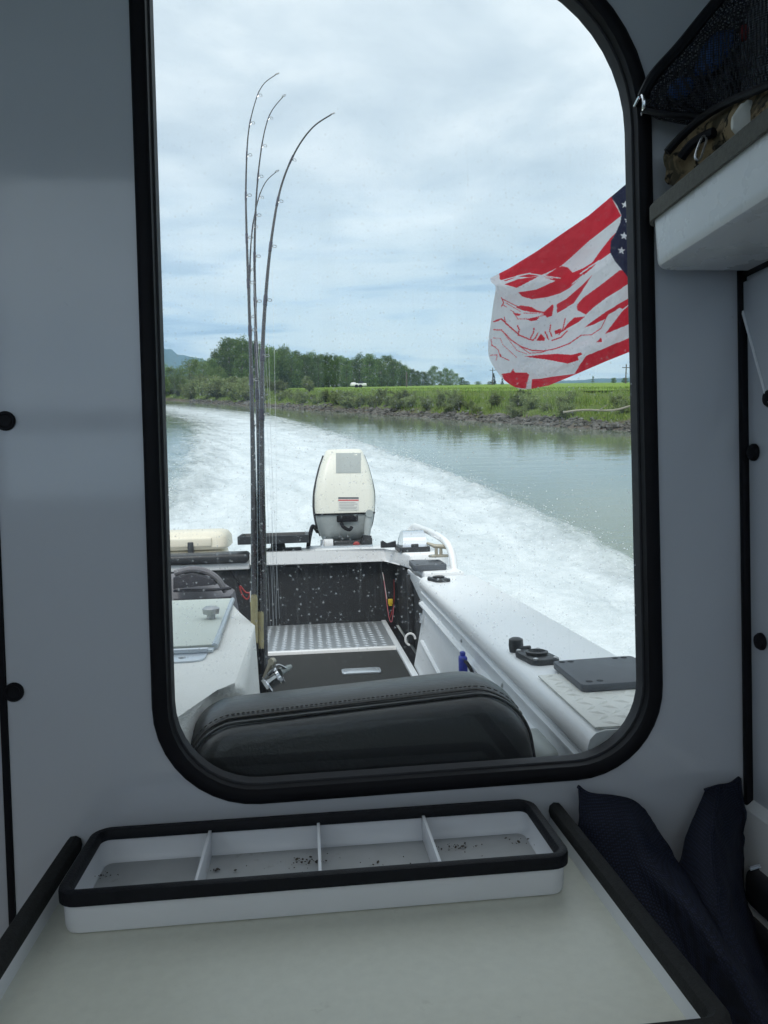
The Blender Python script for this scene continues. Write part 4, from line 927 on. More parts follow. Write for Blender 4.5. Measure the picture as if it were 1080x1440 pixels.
def stern_gear():
    # black bait tray on a pedestal
    a_, b_ = PY(336, 757, 4.62), PY(434, 752, 4.62); z = (a_.z+b_.z)/2; t = Thing('bait_tray', 'black bait tray on a pedestal by the motor', 'tray', ((a_.x+b_.x)/2, 4.62, -.352))
    x0, x1, y0, y1 = a_.x, b_.x, 4.50, 4.86
    zt = z
    m = MB(); m.box((x0+.02, y0+.02, zt-.035), (x1-.02, y1-.02, zt-.018), .006); t.part('pan', m, 'board_grey')
    m = MB(); m.sweep([V((x, y, zt-.035)) for x, y in rrect(x0, y0, x1, y1, .02)], [(0, 0), (0, .045), (-.018, .045), (-.03, .015), (-.03, 0)], (0, 0, 1)); t.part('rim', m, 'plastic_black')
    for i in range(5):
        m = MB(); m.box((x0+.004, y0+.05+i*.05, zt+.004), (x0+.02, y0+.08+i*.05, zt+.014), .002); t.part('rim_slot', m, 'rubber_grey')
    cx = lerp(x0, x1, .55); m = MB(); m.tube([V((cx, 4.66, -.353)), V((cx, 4.66, zt-.034))], [.05, .04], 12); m.box((cx-.12, 4.58, -.356), (cx+.14, 4.74, -.343), .005); t.part('pedestal', m, 'plastic_black')
    # cream cooler standing behind the stern rail
    r_ = PY(323, 760, 4.98); x1 = r_.x; x0 = x1-.95; zb = -.555; zl = PY(290, 772, 4.88).z; ztop = PY(290, 746, 4.95).z
    t = Thing('cooler', 'cream plastic cooler behind the stern rail', 'cooler', ((x0+x1)/2, 5.05, zb))
    m = MB(); m.box((x0+.02, 4.83, zb), (x1-.03, 5.22, zl-.004), .03, 3); t.part('body', m, 'cooler_cream')
    rings = []
    for zz_, ins, r2 in ((zl, .012, .05), (zl+.015, 0, .06), (lerp(zl, ztop, .65), .004, .06), (lerp(zl, ztop, .92), .025, .06), (ztop, .055, .05)):
        rings.append([V((x, y, zz_)) for x, y in rrect(x0+ins, 4.81+ins, x1-ins, 5.24-ins, r2)])
    m = MB(); m.loft(rings); ld = t.part('lid', m, 'cooler_cream')
    m = MB(); m.box((x1-.36, 4.80, lerp(zl, ztop, .15)), (x1-.09, 4.83, lerp(zl, ztop, .68)), .012, 3); t.part('hand_grip', m, 'cooler_cream', ld)
    p = PY(268, 770, 4.8); m = MB(); m.box((p.x-.018, 4.795, zl-.06), (p.x+.018, 4.815, lerp(zl, ztop, .45)), .005); t.part('latch', m, 'plastic_black')
    # grey duffel bag
    base = PY(280, 862, 3.2); t = Thing('duffel_bag', 'grey soft bag with dark handle opening behind the white box', 'bag', (base.x, 3.2, -.80))
    rings = []
    for x, hz, yy in ((-1.05, .18, .13), (-1.0, .25, .17), (-.85, .30, .19), (-.55, .30, .20), (-.40, .29, .19), (-.31, .25, .17), (-.27, .12, .10)):
        z0 = -.80; top = PY(300, 806, 3.15).z-.01
        hh = (top-z0)*(hz/.30); rings.append([V((x+.008*fbm((q, x*5, 0), 2), 3.2+yy*cos(a_)*(1 if sin(a_) < .6 else .8), z0+hh*.5+hh*.5*max(-1, min(1, 1.25*sin(a_))))) for q, a_ in enumerate([2*pi*j/20 for j in range(20)])])
    m = MB(); m.loft(rings); bd = t.part('body', m, 'duffel')
    m = MB(); m.tube(smooth_path([PY(246, 806, 3.03), PY(268, 800.5, 3.02), PY(288, 803, 3.02), PY(305, 813, 3.02), PY(318, 832, 3.03)], 6), .012, 8); t.part('handle', m, 'duffel')
    q = [PY(244, 812, 2.995), PY(270, 806, 2.995), PY(300, 815, 2.995), PY(304, 822, 2.995), PY(270, 825, 2.995), PY(244, 828, 2.995)]
    m = MB(); m.prism([(p.x, p.z) for p in q], BX, 2.985, 3.04, .004); t.part('pocket', m, 'duffel_dark')
    for y in (829, 842, 847):
        m = MB(); m.tube([PY(244, y+2, 3.0), PY(300, y+.5, 3.0), PY(325, y-2, 3.03)], .006, 6); t.part('seam', m, 'duffel_dark')
    # red clip and strap by the bag
    p = PY(344, 833, 3.3); t = Thing('red_clip', 'small red plastic clip hanging beside the grey bag', 'clip', p)
    m = MB(); m.tube(smooth_path([p+V((-.02, 0, .03)), p+V((.004, 0, .0)), p+V((.022, 0, -.005)), p+V((.01, 0, -.03)), p+V((-.01, 0, -.01))], 4, True), .0035, 6, closed=True); t.part('hook', m, 'red')
    m = MB(); m.tube([p+V((-.02, 0, .03)), p+V((-.055, .02, .09))], .006, 6); t.part('strap', m, 'rubber')
    # white fibreglass box with cream lid
    zt = -.362
    def q(px, py): v = PZ(px, py, zt); return (v.x, v.y)
    far = q(326, 846)[1]; xr = -.148; xc = -.25
    ol = [(-1.02, 1.21), (-.205, 1.225), (-.192, 1.445), (-.125, 1.46), (xr, 2.1), (xc, far), (-1.02, far+.02)]
    t = Thing('storage_box', 'white textured fibreglass box with hinged cream lid', 'box', (-.6, 1.85, -.80))
    b_ = bmesh.new()
    lo = [b_.verts.new((x+(.02 if x > -.5 else 0), y, -.80)) for x, y in ol]; hi = [b_.verts.new((x, y, zt)) for x, y in ol]
    b_.faces.new(lo[::-1]); b_.faces.new(hi)
    for i in range(7): b_.faces.new((lo[i], lo[(i+1) % 7], hi[(i+1) % 7], hi[i]))
    bmesh.ops.bevel(b_, geom=b_.edges[:], offset=.02, segments=3, profile=.5, affect='EDGES')
    m = MB(); m.join(b_); bx = t.part('body', m, 'fibreglass')
    lid = [(-.95, far-.015), (q(325, 850)[0], far-.015), (q(302, 914)[0], q(302, 914)[1]), (-.95, q(302, 914)[1]-.03)]
    m = MB(); m.prism(lid, lambda x, y, d: V((x, y, d)), zt-.002, zt+.014, .004); ld = t.part('lid', m, 'lid_cream')
    m = MB(); m.tube([V((lid[1][0], lid[1][1], zt+.008)), V((lid[2][0], lid[2][1], zt+.008))], .008, 8); t.part('lid_edge', m, 'alu', ld)
    hy = lid[2][1]
    m = MB(); m.box((-.95, hy-.035, zt+.0), (lid[2][0]+.0, hy-.002, zt+.008), .002); m.tube([V((-.95, hy-.040, zt+.008)), V((lid[2][0]-.01, hy-.040, zt+.008))], .007, 8); hg = t.part('hinge', m, 'alu')
    m = MB(); m.prism(rounded([(-.95, hy-.044, 0), (lid[2][0]-.01, hy-.044, .01), (lid[2][0]-.01, hy-.125, .03), (-.95, hy-.125, 0)], 4), lambda x, y, d: V((x, y, d)), zt-.001, zt+.004, .001); t.part('hinge_leaf', m, 'alu', hg)
    for x in (-.28, -.36, -.5, -.65):
        m = MB(); m.lathe([(.008, 0), (.007, .003), (.001, .0045)], (x, hy-.09, zt+.004), seg=10); t.part('screw', m, 'steel', hg)
    p = PZ(297, 870, zt+.014); m = MB(); m.lathe([(.012, 0), (.012, .012), (.022, .014), (.024, .028), (.016, .034), (.001, .035)], p, seg=14); t.part('knob', m, 'steel', ld)
stern_gear()

def rods():
    def rod(label, path, r0, tip, cork, wraps, mat='rod_black'):
        pts = [PY(a_, b_, y) for a_, b_, y in path]; sp = smooth_path(pts, 8); n = len(sp)
        t = Thing('fishing_rod', label, 'fishing rod', sp[0], group='fishing rods standing beside the white box')
        L = [0]
        for a_, b_ in zip(sp, sp[1:]): L.append(L[-1]+(b_-a_).length)
        tot = L[-1]
        def at(f_):
            s_ = f_*tot
            for i in range(n-1):
                if L[i+1] >= s_: u = (s_-L[i])/(L[i+1]-L[i]+1e-9); return sp[i].lerp(sp[i+1], u), (sp[i+1]-sp[i]).normalized()
            return sp[-1], (sp[-1]-sp[-2]).normalized()
        m = MB(); m.tube(sp, [lerp(r0, tip, (L[i]/tot)**.8) for i in range(n)], 8); t.part('blank', m, mat)
        c0, c1 = cork
        m = MB(); m.tube([at(lerp(c0, c1, k/6))[0] for k in range(7)], [.0095, .0105, .010, .0095, .010, .010, .007], 12); t.part('cork_grip', m, 'cork')
        m = MB(); m.tube([at(max(0, c0-.055))[0], at(c0-.03)[0], at(c0)[0]], [.0125, .0115, .0115], 12); t.part('reel_seat', m, 'rubber')
        for f_ in wraps:
            p, d = at(f_); sd_ = V((.92, -.38, 0)); sd_ = (sd_-d*sd_.dot(d)).normalized(); s_ = lerp(1.25, .62, f_)
            m = MB(); m.tube([p+sd_*(.006+.004*s_)+(sd_*cos(a_)*.0085+d.cross(sd_)*sin(a_)*.0085)*s_+sd_*.006*s_ for a_ in [2*pi*k/10 for k in range(10)]], .0013*s_, 5, closed=True)
            m.tube([p+d*.012, p+sd_*.010*s_], .0012, 4); m.tube([p-d*.012, p+sd_*.010*s_], .0012, 4)
            g = t.part('line_guide', m, 'steel')
        for f_ in wraps:
            p, d = at(f_); r_ = lerp(r0, tip, f_**.8)*1.18; m = MB(); m.tube([p-d*.018, p+d*.018], r_, 8); t.part('thread_wrap', m, 'rod_wrap')
        p, d = at(1.0); sd_ = V((.9, -.4, 0)).normalized(); m = MB(); m.tube([p+d*.006+(sd_*cos(a_)+d*sin(a_))*.0065 for a_ in [2*pi*k/10 for k in range(10)]], .0013, 5, closed=True); t.part('tip_ring', m, 'steel')
        return t, at
    W = (.42, .50, .58, .66, .74, .82, .885, .945)
    t1, a1 = rod('tallest fishing rod, curved tip with light ring guides', [(358, 962, 2.10), (357, 800, 2.2), (355.5, 640, 2.32), (352, 480, 2.45), (346.5, 320, 2.6), (346, 250, 2.68), (349.5, 185, 2.75), (360, 140, 2.80), (371, 118, 2.82), (388, 105, 2.84)], .0105, .0013, (.05, .118), W)
    t2, a2 = rod('second tallest fishing rod with dark ring guides and softly curved tip', [(366, 962, 2.12), (366, 800, 2.22), (364, 640, 2.35), (360, 480, 2.5), (358, 360, 2.6), (361, 270, 2.7), (369, 200, 2.78), (380, 160, 2.82), (398, 136, 2.85)], .0105, .0015, (.045, .10), W)
    t3, a3 = rod('thick black fishing rod, strongly bent to one side', [(371, 958, 2.14), (370, 800, 2.22), (368, 640, 2.32), (369, 500, 2.42), (375, 400, 2.5), (384, 320, 2.56), (396, 260, 2.62), (416, 212, 2.66), (440, 179, 2.68), (466, 161, 2.70)], .0125, .0022, (.030, .108), (.40, .5, .6, .7, .79, .88))
    t4, a4 = rod('shortest fishing rod, its tip below the other three', [(361, 960, 2.16), (360, 800, 2.26), (357, 650, 2.38), (352.5, 500, 2.5), (351, 400, 2.58), (354, 330, 2.62), (362, 285, 2.66), (373, 257, 2.68), (388, 242, 2.70)], .010, .0013, (.05, .10), (.45, .56, .67, .77, .86, .93))
    for t, at, e in ((t3, a3, (384, 905)), (t2, a2, (388, 870)), (t1, a1, (380, 880))):        # slack line hanging from the rods
        for f_, px in ((.55, e[0]), (.66, e[0]+5)):
            p, _ = at(f_); q = PY(px, e[1], 2.2); m = MB(); m.tube([p+V((.014, 0, 0)), p.lerp(q, .5)+V((.012, 0, 0)), q], .0004, 4); t.part('fishing_line', m, 'fish_line')
    # spinning reel on the thick rod
    p = PY(384, 956, 2.11); m = MB(); m.lathe([(.006, -.03), (.026, -.026), (.028, -.018), (.019, -.014), (.019, .012), (.027, .016), (.024, .024), (.004, .028)], p, (.8, .1, .5), 18); rl = t3.part('reel_spool', m, 'chrome')
    m = MB(); m.tube(smooth_path([p+V((-.03, 0, 0)), p+V((-.012, -.02, .02)), p+V((.012, -.01, .042)), p+V((.035, .0, .03))], 5), .0035, 6); t3.part('bail', m, 'steel', rl)
    m = MB(); m.tube([p+V((-.022, -.01, .01)), p+V((-.002, -.02, .052))], [.006, .008], 8); m.lathe([(.009, -.008), (.011, 0), (.009, .008)], p+V((0, -.02, .055)), (.5, 1, 0), 10); t3.part('crank', m, 'brass_cast', rl)
    m = MB(); m.tube([p+V((.02, 0, .02)), p+V((.05, .02, .03))], [.012, .006], 10); t3.part('crank_knob', m, 'panel_grey', rl)
    # rod stand the butts sit in
    b = PY(366, 962, 2.12); t = Thing('rod_stand', 'black upright tube stand holding the fishing rods', 'rod holder', (b.x, b.y, -.80))
    for dx, dy in ((-.014, 0), (.002, .02), (.012, .04), (-.006, .05)):
        q = V((b.x+dx, b.y+dy-.02, 0)); m = MB(); m.tube([V((q.x, q.y, -.80)), V((q.x, q.y, -.50))], .016, 12); t.part('holder_tube', m, 'plastic_black')
    # capped handle of a landing net behind the rods
    p = PY(357.5, 836, 2.45); q = PY(360, 900, 2.4); t = Thing('landing_net', 'landing net handle with a white cap and yellow band beside the rods', 'landing net', V((q.x, q.y, -.80)))
    m = MB(); m.tube([V((q.x, q.y, -.80)), p+V((0, 0, -.035))], .010, 10); t.part('shaft', m, 'cork')
    m = MB(); m.tube([p+V((0, 0, -.036)), p+V((0, 0, -.022))], .013, 12); t.part('band', m, 'yellow')
    m = MB(); m.tube([p+V((0, 0, -.022)), p+V((0, 0, .010)), p+V((0, 0, .014))], [.0135, .0135, .009], 12); t.part('cap', m, 'white_wire')
rods()

def seat():
    o = V((.10, 1.36, -.80)); t = Thing('boat_seat', 'black stitched vinyl seat back just outside the window', 'seat', o)
    x0, x1, zb, zt = -.226, .402, -.62, -.345
    M = Matrix.Translation((.1, 1.30, 0)) @ Matrix.Rotation(R(4.0), 4, 'Z') @ Matrix.Translation((-.1, -1.30, 0))
    def outline(ins, dz=0):
        top = []
        c = rounded([(x0+ins-.012, zb+ins, .02), (x1-ins+.006, zb+ins, .02), (x1-ins-.030, zt-ins+dz+.004, .105-ins*.5), (x0+ins+.022, zt-ins+dz-.012, .085-ins*.5)], 12)
        return c
    rings = []
    for y, ins in ((1.232, .040), (1.238, .026), (1.250, .017), (1.262, .014), (1.272, .0185), (1.284, .012), (1.30, .004), (1.34, 0), (1.395, .003), (1.425, .012), (1.445, .028), (1.452, .045)):
        rings.append([M @ V((x+.0015*fbm((x*14, z*14, y*30), 3), y, z+.004*sin(x*9)+.002*fbm((x*20, y*30, 3), 3))) for x, z in outline(ins)])
    m = MB(); m.loft(rings); t.part('cushion', m, 'vinyl', smooth=70)
    for y, ins, r_ in ((1.261, .0118, .0028), (1.283, .0095, .0018)):
        m = MB(); m.tube([M @ V((x, y, z+.004*sin(x*9))) for x, z in outline(ins)], r_, 6, closed=True); t.part('piping', m, 'vinyl' if r_ > .002 else 'stitch')
    lp = [M @ V((x, 1.292, z+.004*sin(x*9))) for x, z in outline(.0055)]; m = MB(); acc = 0
    for a_, b_ in zip(lp, lp[1:]):
        n = max(1, int((b_-a_).length/.008))
        for k in range(n):
            p0 = a_.lerp(b_, k/n); p1 = a_.lerp(b_, (k+.6)/n)
            if p0.z > -.47: m.tube([p0, p1], .0011, 4)
    t.part('stitching', m, 'stitch')
    m = MB(); m.box((-.12, 1.27, -.80), (.32, 1.46, -.63), .02); t.part('base', m, 'plastic_black')
    # lower grey cushion edge beside the seat
    p = PY(780, 1055, 1.42); m = MB(); m.box((p.x-.03, 1.38, -.60), (p.x+.018, 1.55, p.z+.008), .02, 3); solo('side_bolster', m, 'panel_grey', 'rounded grey pad beside the seat back', 'pad', (p.x, 1.45, -.60))
seat()

def flag():
    def Z3(x, y): return (680+x/5.143, 240+y/5.143)
    def Z4(x, y): return (680+x/5.143, 380+y/5.143)
    red = [[Z3(*p) for p in pl] for pl in (
        [(925, 195), (995, 325), (900, 400), (760, 510), (640, 620), (565, 685), (530, 705), (420, 755), (330, 772), (250, 765), (160, 800), (118, 788), (112, 735), (190, 685), (370, 560), (530, 470), (640, 370), (790, 210), (890, 130)],
        [(565, 690), (610, 700), (645, 737), (720, 705), (790, 660), (830, 600), (915, 490), (960, 445), (925, 510), (917, 595), (830, 655), (790, 700), (700, 775), (620, 850), (560, 885), (460, 915), (350, 930), (280, 910), (250, 880), (380, 860), (520, 797), (430, 770), (530, 705)],
        [(150, 822), (250, 785), (400, 762), (360, 785), (290, 822), (240, 847), (180, 830)])]
    red += [[Z4(*p) for p in pl] for pl in (
        [(785, 35), (700, 170), (650, 240), (530, 312), (530, 245), (600, 205), (700, 120)],
        [(985, 0), (1015, 0), (1060, 70), (1060, 92), (900, 190), (800, 265), (740, 320), (680, 290), (675, 250), (720, 200), (850, 105)],
        [(555, 455), (610, 385), (655, 342), (735, 335), (690, 372), (600, 425)],
        [(1060, 198), (900, 290), (780, 375), (728, 415), (790, 395), (880, 352), (905, 320), (985, 272), (1005, 282), (1040, 255), (1060, 240)],
        [(1060, 245), (1000, 300), (940, 380), (878, 462), (1060, 387)], [(850, 485), (857, 520), (815, 522)],
        [(1060, 485), (900, 555), (740, 620), (700, 680), (655, 750), (500, 770), (410, 785), (350, 788), (345, 862), (480, 845), (700, 770), (1060, 600)],
        [(130, 750), (195, 740), (212, 713), (230, 740), (310, 740), (330, 755), (305, 858), (210, 845), (150, 800)],
        [(290, 625), (400, 612), (530, 605), (640, 612), (700, 595), (716, 606), (680, 625), (690, 650), (610, 675), (540, 662), (450, 645)],
        [(230, 268), (270, 255), (345, 265), (392, 292), (440, 300), (500, 245), (508, 262), (495, 330), (460, 342), (440, 322), (400, 312), (330, 300), (280, 288)],
        [(300, 355), (350, 348), (405, 338), (385, 362), (350, 368)], [(210, 305), (272, 318), (255, 332), (225, 325)],
        [(380, 510), (415, 460), (445, 490), (440, 510)], [(520, 465), (510, 440), (560, 420), (560, 450)])]
    strokes = [([Z4(*p) for p in pl], w/5.143) for pl, w in (
        ([(75, 370), (130, 353), (180, 400), (260, 470), (330, 500), (362, 505)], 10), ([(245, 400), (258, 430), (250, 470)], 9), ([(365, 420), (362, 450), (340, 490)], 9), ([(392, 455), (375, 490), (350, 508)], 8),
        ([(485, 395), (478, 440), (495, 480)], 9), ([(445, 445), (470, 500)], 10), ([(590, 350), (575, 420), (545, 465)], 8), ([(495, 508), (560, 485), (605, 440)], 9), ([(150, 340), (160, 385)], 6),
        ([(75, 430), (130, 433), (200, 505), (270, 552), (350, 580), (430, 585), (520, 568), (620, 530), (700, 475)], 8), ([(270, 555), (330, 600), (420, 595), (470, 575)], 6), ([(700, 470), (780, 467), (850, 420), (890, 335)], 6),
        ([(70, 490), (120, 492), (140, 540), (240, 632)], 4), ([(60, 540), (105, 575), (125, 625), (185, 652)], 6), ([(55, 500), (60, 545), (90, 555)], 5), ([(50, 615), (98, 612), (92, 650)], 5), ([(130, 200), (145, 235), (130, 262)], 7),
        ([(130, 205), (220, 250), (300, 292), (400, 300), (440, 303)], 6), ([(140, 250), (215, 300), (250, 355)], 5), ([(250, 352), (330, 352), (440, 325)], 5), ([(160, 235), (270, 300)], 4), ([(290, 310), (430, 312)], 5), ([(130, 430), (240, 580), (310, 605)], 4))]
    white = [([Z3(*p) for p in pl], w/5.143) for pl, w in (([(118, 798), (250, 762), (330, 745), (470, 765), (555, 778)], 7), ([(400, 765), (500, 778)], 6), ([(720, 690), (815, 620)], 5), ([(700, 745), (835, 650)], 9), ([(640, 820), (720, 755)], 7), ([(240, 760), (340, 740)], 5))]
    white += [([Z4(*p) for p in pl], w/5.143) for pl, w in (([(350, 240), (440, 205)], 5), ([(640, 330), (700, 320), (745, 330)], 7), ([(150, 265), (240, 300)], 7), ([(280, 300), (430, 312)], 5))]
    stars = [(Z3(1023, 247), 5.2), (Z3(1040, 358), 4.6), (Z3(1016, 472), 5.8), (Z3(997, 578), 5.6), ((905, 300), 5.2), ((912, 335), 5.2), ((930, 270), 5.2), ((935, 310), 5.2), ((960, 255), 5.2), ((960, 300), 5.2), ((975, 330), 5.2)]
    starp = []
    for (x, y), r_ in stars:
        starp.append([(x+(r_ if k % 2 == 0 else r_*.42)*sin(k*pi/5+.1), y-(r_ if k % 2 == 0 else r_*.42)*cos(k*pi/5+.1)) for k in range(10)])
    navy = [Z3(*p) for p in [(1060, 40), (920, 188), (965, 250), (996, 320), (990, 372), (960, 442), (920, 510), (915, 592), (950, 655), (1000, 715), (1062, 795), (1800, 480), (1800, -700)]]
    def inside(p, poly):
        x, y = p; c = False; j = len(poly)-1
        for i in range(len(poly)):
            xi, yi = poly[i]; xj, yj = poly[j]
            if (yi > y) != (yj > y) and x < (xj-xi)*(y-yi)/(yj-yi)+xi: c = not c
            j = i
        return c
    def near(p, pl, w):
        for (ax, ay), (bx, by) in zip(pl, pl[1:]):
            dx, dy = bx-ax, by-ay; u = max(0, min(1, ((p[0]-ax)*dx+(p[1]-ay)*dy)/(dx*dx+dy*dy+1e-9)))
            if (p[0]-ax-dx*u)**2+(p[1]-ay-dy*u)**2 < (w*.5)**2: return True
        return False
    def bb(pl, m=0): xs = [p[0] for p in pl]; ys = [p[1] for p in pl]; return min(xs)-m, min(ys)-m, max(xs)+m, max(ys)+m
    REDB = [(pl, bb(pl)) for pl in red]; STB = [(pl, w, bb(pl, w)) for pl, w in strokes]; WTB = [(pl, w, bb(pl, w)) for pl, w in white]; SPB = [(pl, bb(pl)) for pl in starp]
    def inb(p, b): return b[0] <= p[0] <= b[2] and b[1] <= p[1] <= b[3]
    CR, CW, CN = (.80, .035, .060, 1), (.93, .91, .95, 1), (.030, .034, .075, 1)
    def color(p, u, v_):
        if inside(p, navy):
            for pl, b in SPB:
                if inb(p, b) and inside(p, pl): return CW
            return CN
        if p[0] > 888: return CR if int(v_*13) % 2 == 0 else CW
        for pl, w, b in WTB:
            if inb(p, b) and near(p, pl, w): return CW
        for pl, b in REDB:
            if inb(p, b) and inside(p, pl): return CR
        for pl, w, b in STB:
            if inb(p, b) and near(p, pl, w): return CR
        return CW
    T = [(0, (689.5, 391)), (.13, (715, 378)), (.27, (757, 352)), (.38, (787, 331)), (.5, (828, 303)), (.62, (866, 271)), (.72, (892, 249)), (.86, (950, 200)), (1, (1003, 160))]
    Bm = [(0, (746, 547)), (.15, (772, 542)), (.32, (806, 528)), (.5, (850, 509)), (.66, (890, 493)), (.85, (950, 471)), (1, (1005, 455))]
    FL = smooth_path([V((689.5, 391, 0)), V((691, 397, 0)), V((697, 404, 0)), V((694, 425, 0)), V((690, 455, 0)), V((686.5, 485, 0)), V((689, 506, 0)), V((703, 528, 0)), V((718, 541, 0)), V((732, 547, 0)), V((746, 547, 0))], 8)
    def tab(tb, u):
        for (a_, pa), (b_, pb) in zip(tb, tb[1:]):
            if u <= b_+1e-9: f_ = (u-a_)/(b_-a_); return V((lerp(pa[0], pb[0], f_), lerp(pa[1], pb[1], f_), 0))
    NU, NV = 330, 300; vs, cs, fs = [], [], []
    for i in range(NU+1):
        u = i/NU; t_, b_ = tab(T, u), tab(Bm, u); sh = max(0, 1-u/.45)**2
        for j in range(NV+1):
            v_ = j/NV; q = v_*(len(FL)-1); fa = FL[int(q)].lerp(FL[min(len(FL)-1, int(q)+1)], q % 1)
            p = t_.lerp(b_, v_)+(fa-V((689.5, 391, 0)).lerp(V((746, 547, 0)), v_))*sh
            dep = 1.50+(1-u)*.10+.024*sin(u*10+v_*4.6)*(1-.6*u)+.014*sin(v_*12-u*7)*(1-.5*u)+.012*fbm((u*6, v_*5, 1), 4)
            if u < .02: dep += .003
            vs.append(PY(p.x, p.y, dep)); cs.append(color((p.x, p.y), u, v_))
    n = NV+1; fs = [(i*n+j, i*n+j+1, (i+1)*n+j+1, (i+1)*n+j) for i in range(NU) for j in range(NV)]
    m = raw('cloth', vs, fs, 'flag_cloth', True); ca = m.color_attributes.new('print', 'FLOAT_COLOR', 'POINT'); ca.data.foreach_set('color', [c for q in cs for c in q])
    px = PY(1004, 300, 1.5).x; base = V((px, 1.5, -.40))
    t = Thing('flag', 'red and white striped flag with star canton, fish and antler print', 'flag', base)
    m.transform(Matrix.Translation(-base)); t.part('cloth', m, 'flag_cloth')
    mm = MB(); mm.tube([V((px+.004, 1.50, -.42)), V((px+.004, 1.50, .58))], .008, 10); mm.lathe([(.012, 0), (.012, .01), (.001, .02)], (px+.004, 1.5, .58), seg=10); t.part('pole', mm, 'steel')
    mm = MB(); mm.lathe([(.03, 0), (.03, .008), (.014, .012), (.012, .05)], (px+.004, 1.5, -.402), seg=14); t.part('base', mm, 'steel')
flag()

# ================================================================== CABIN FURNITURE
def table():
    zt, zl = -.534, -.497; x0, x1, y0, y1 = -.352, .372, .655, DB-.003
    t = Thing('cabin_table', 'beige laminate table with raised white lip and dark edge trim', 'table', (0, .92, FLOOR))
    m = MB(); m.box((x0+.002, y0+.002, zt-.02), (x1-.002, y1, zt)); t.part('table_top', m, 'laminate')
    path = [V((x0, y1, zt-.022)), V((x0, y0, zt-.022))] ; pl = rounded([(x0, y1, 0), (x0, y0, .022), (x1, y0, .022), (x1, y1, 0)], 6)
    path = [V((x, y, zt-.022)) for x, y in pl]
    m = MB(); m.sweep(path, [(.004, 0), (.004, zl-zt+.016), (-.008, zl-zt+.016), (-.012, .024), (-.012, 0)], (0, 0, 1), closed=False); t.part('lip', m, 'tray_white')
    path = [V((x, y, zl-.006)) for x, y in pl]
    prof = [(-.010, -.013), (-.0125, -.004), (-.0105, .005), (-.004, .0095), (.004, .0085), (.009, .003), (.0105, -.006), (.0100, -.040), (.0045, -.040), (.0045, -.012), (-.0055, -.012)]
    m = MB(); m.sweep(path, prof, (0, 0, 1), closed=False); t.part('edge_trim', m, 'trim_felt')
    m = MB(); m.tube([V((.0, .95, FLOOR)), V((.0, .95, zt-.02))], .035, 16); m.lathe([(.14, 0), (.14, .01), (.05, .02)], (0, .95, FLOOR), seg=20); t.part('pedestal', m, 'alu')
    # divided tray standing on the table
    b0, b1, b2, b3 = PZ(82, 1322, zt), PZ(799, 1257, zt), 0, 0
    xa, xb, ya, yb = b0.x, b1.x, (b0.y+b1.y)/2, 1.132
    zr = zt+.053
    t = Thing('divided_tray', 'white four compartment tray with black edge trim on the table', 'tray', ((xa+xb)/2, (ya+yb)/2, zt+.001))
    ol = rrect(xa, ya, xb, yb, .022, 6)
    m = MB()
    def rg(ins, z, r_): return [V((x, y, z)) for x, y in rrect(xa+ins, ya+ins, xb-ins, yb-ins, r_, 6)]
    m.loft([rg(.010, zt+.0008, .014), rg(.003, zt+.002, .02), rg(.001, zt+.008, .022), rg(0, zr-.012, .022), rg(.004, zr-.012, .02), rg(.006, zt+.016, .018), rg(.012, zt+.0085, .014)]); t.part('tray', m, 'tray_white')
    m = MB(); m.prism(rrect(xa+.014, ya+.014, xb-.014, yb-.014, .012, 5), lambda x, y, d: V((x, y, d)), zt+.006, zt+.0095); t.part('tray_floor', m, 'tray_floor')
    m = MB(); m.sweep([V((x, y, zr)) for x, y in ol], [(-.009, -.012), (-.0095, -.003), (-.006, .002), (0, .003), (.0045, .001), (.0052, -.003), (.005, -.0145), (.001, -.015), (.0004, -.010), (-.005, -.010)], (0, 0, 1)); t.part('edge_trim', m, 'trim_dark')
    for px, py in ((284, 1212), (449, 1195), (606, 1180)):
        x = PZ(px, py, zr-.012).x; m = MB(); m.box((x-.0022, ya+.005, zt+.0090), (x+.0022, yb-.005, zr-.008), .0008); t.part('divider', m, 'tray_white')
    rnd = random.Random(4)
    # crumbs lying in the compartments
    m = MB()
    for px, py, n, sp in ((145, 1232, 22, .008), (305, 1224, 14, .004), (430, 1212, 34, .012), (640, 1192, 40, .016), (735, 1185, 14, .02), (400, 1225, 16, .06), (560, 1212, 14, .05)):
        c = PZ(px, py, zt+.011)
        for k in range(n):
            q = c+V((rnd.gauss(0, sp), rnd.gauss(0, sp*.4), .0005)); q.y = min(max(q.y, ya+.012), yb-.014); r_ = min(.0022, rnd.lognormvariate(-7.0, .45)); m.lathe([(r_*.4, 0), (r_*rnd.uniform(.8, 1.6), r_*.5), (r_*.5, r_)], q, (rnd.gauss(0, .4), rnd.gauss(0, .4), 1), 5)
    o = solo('crumbs', m, 'bark', None, None, (0, (ya+yb)/2, zt+.009)); o['kind'] = 'stuff'; o['label'] = 'dark crumbs and dirt lying in the tray compartments'
table()

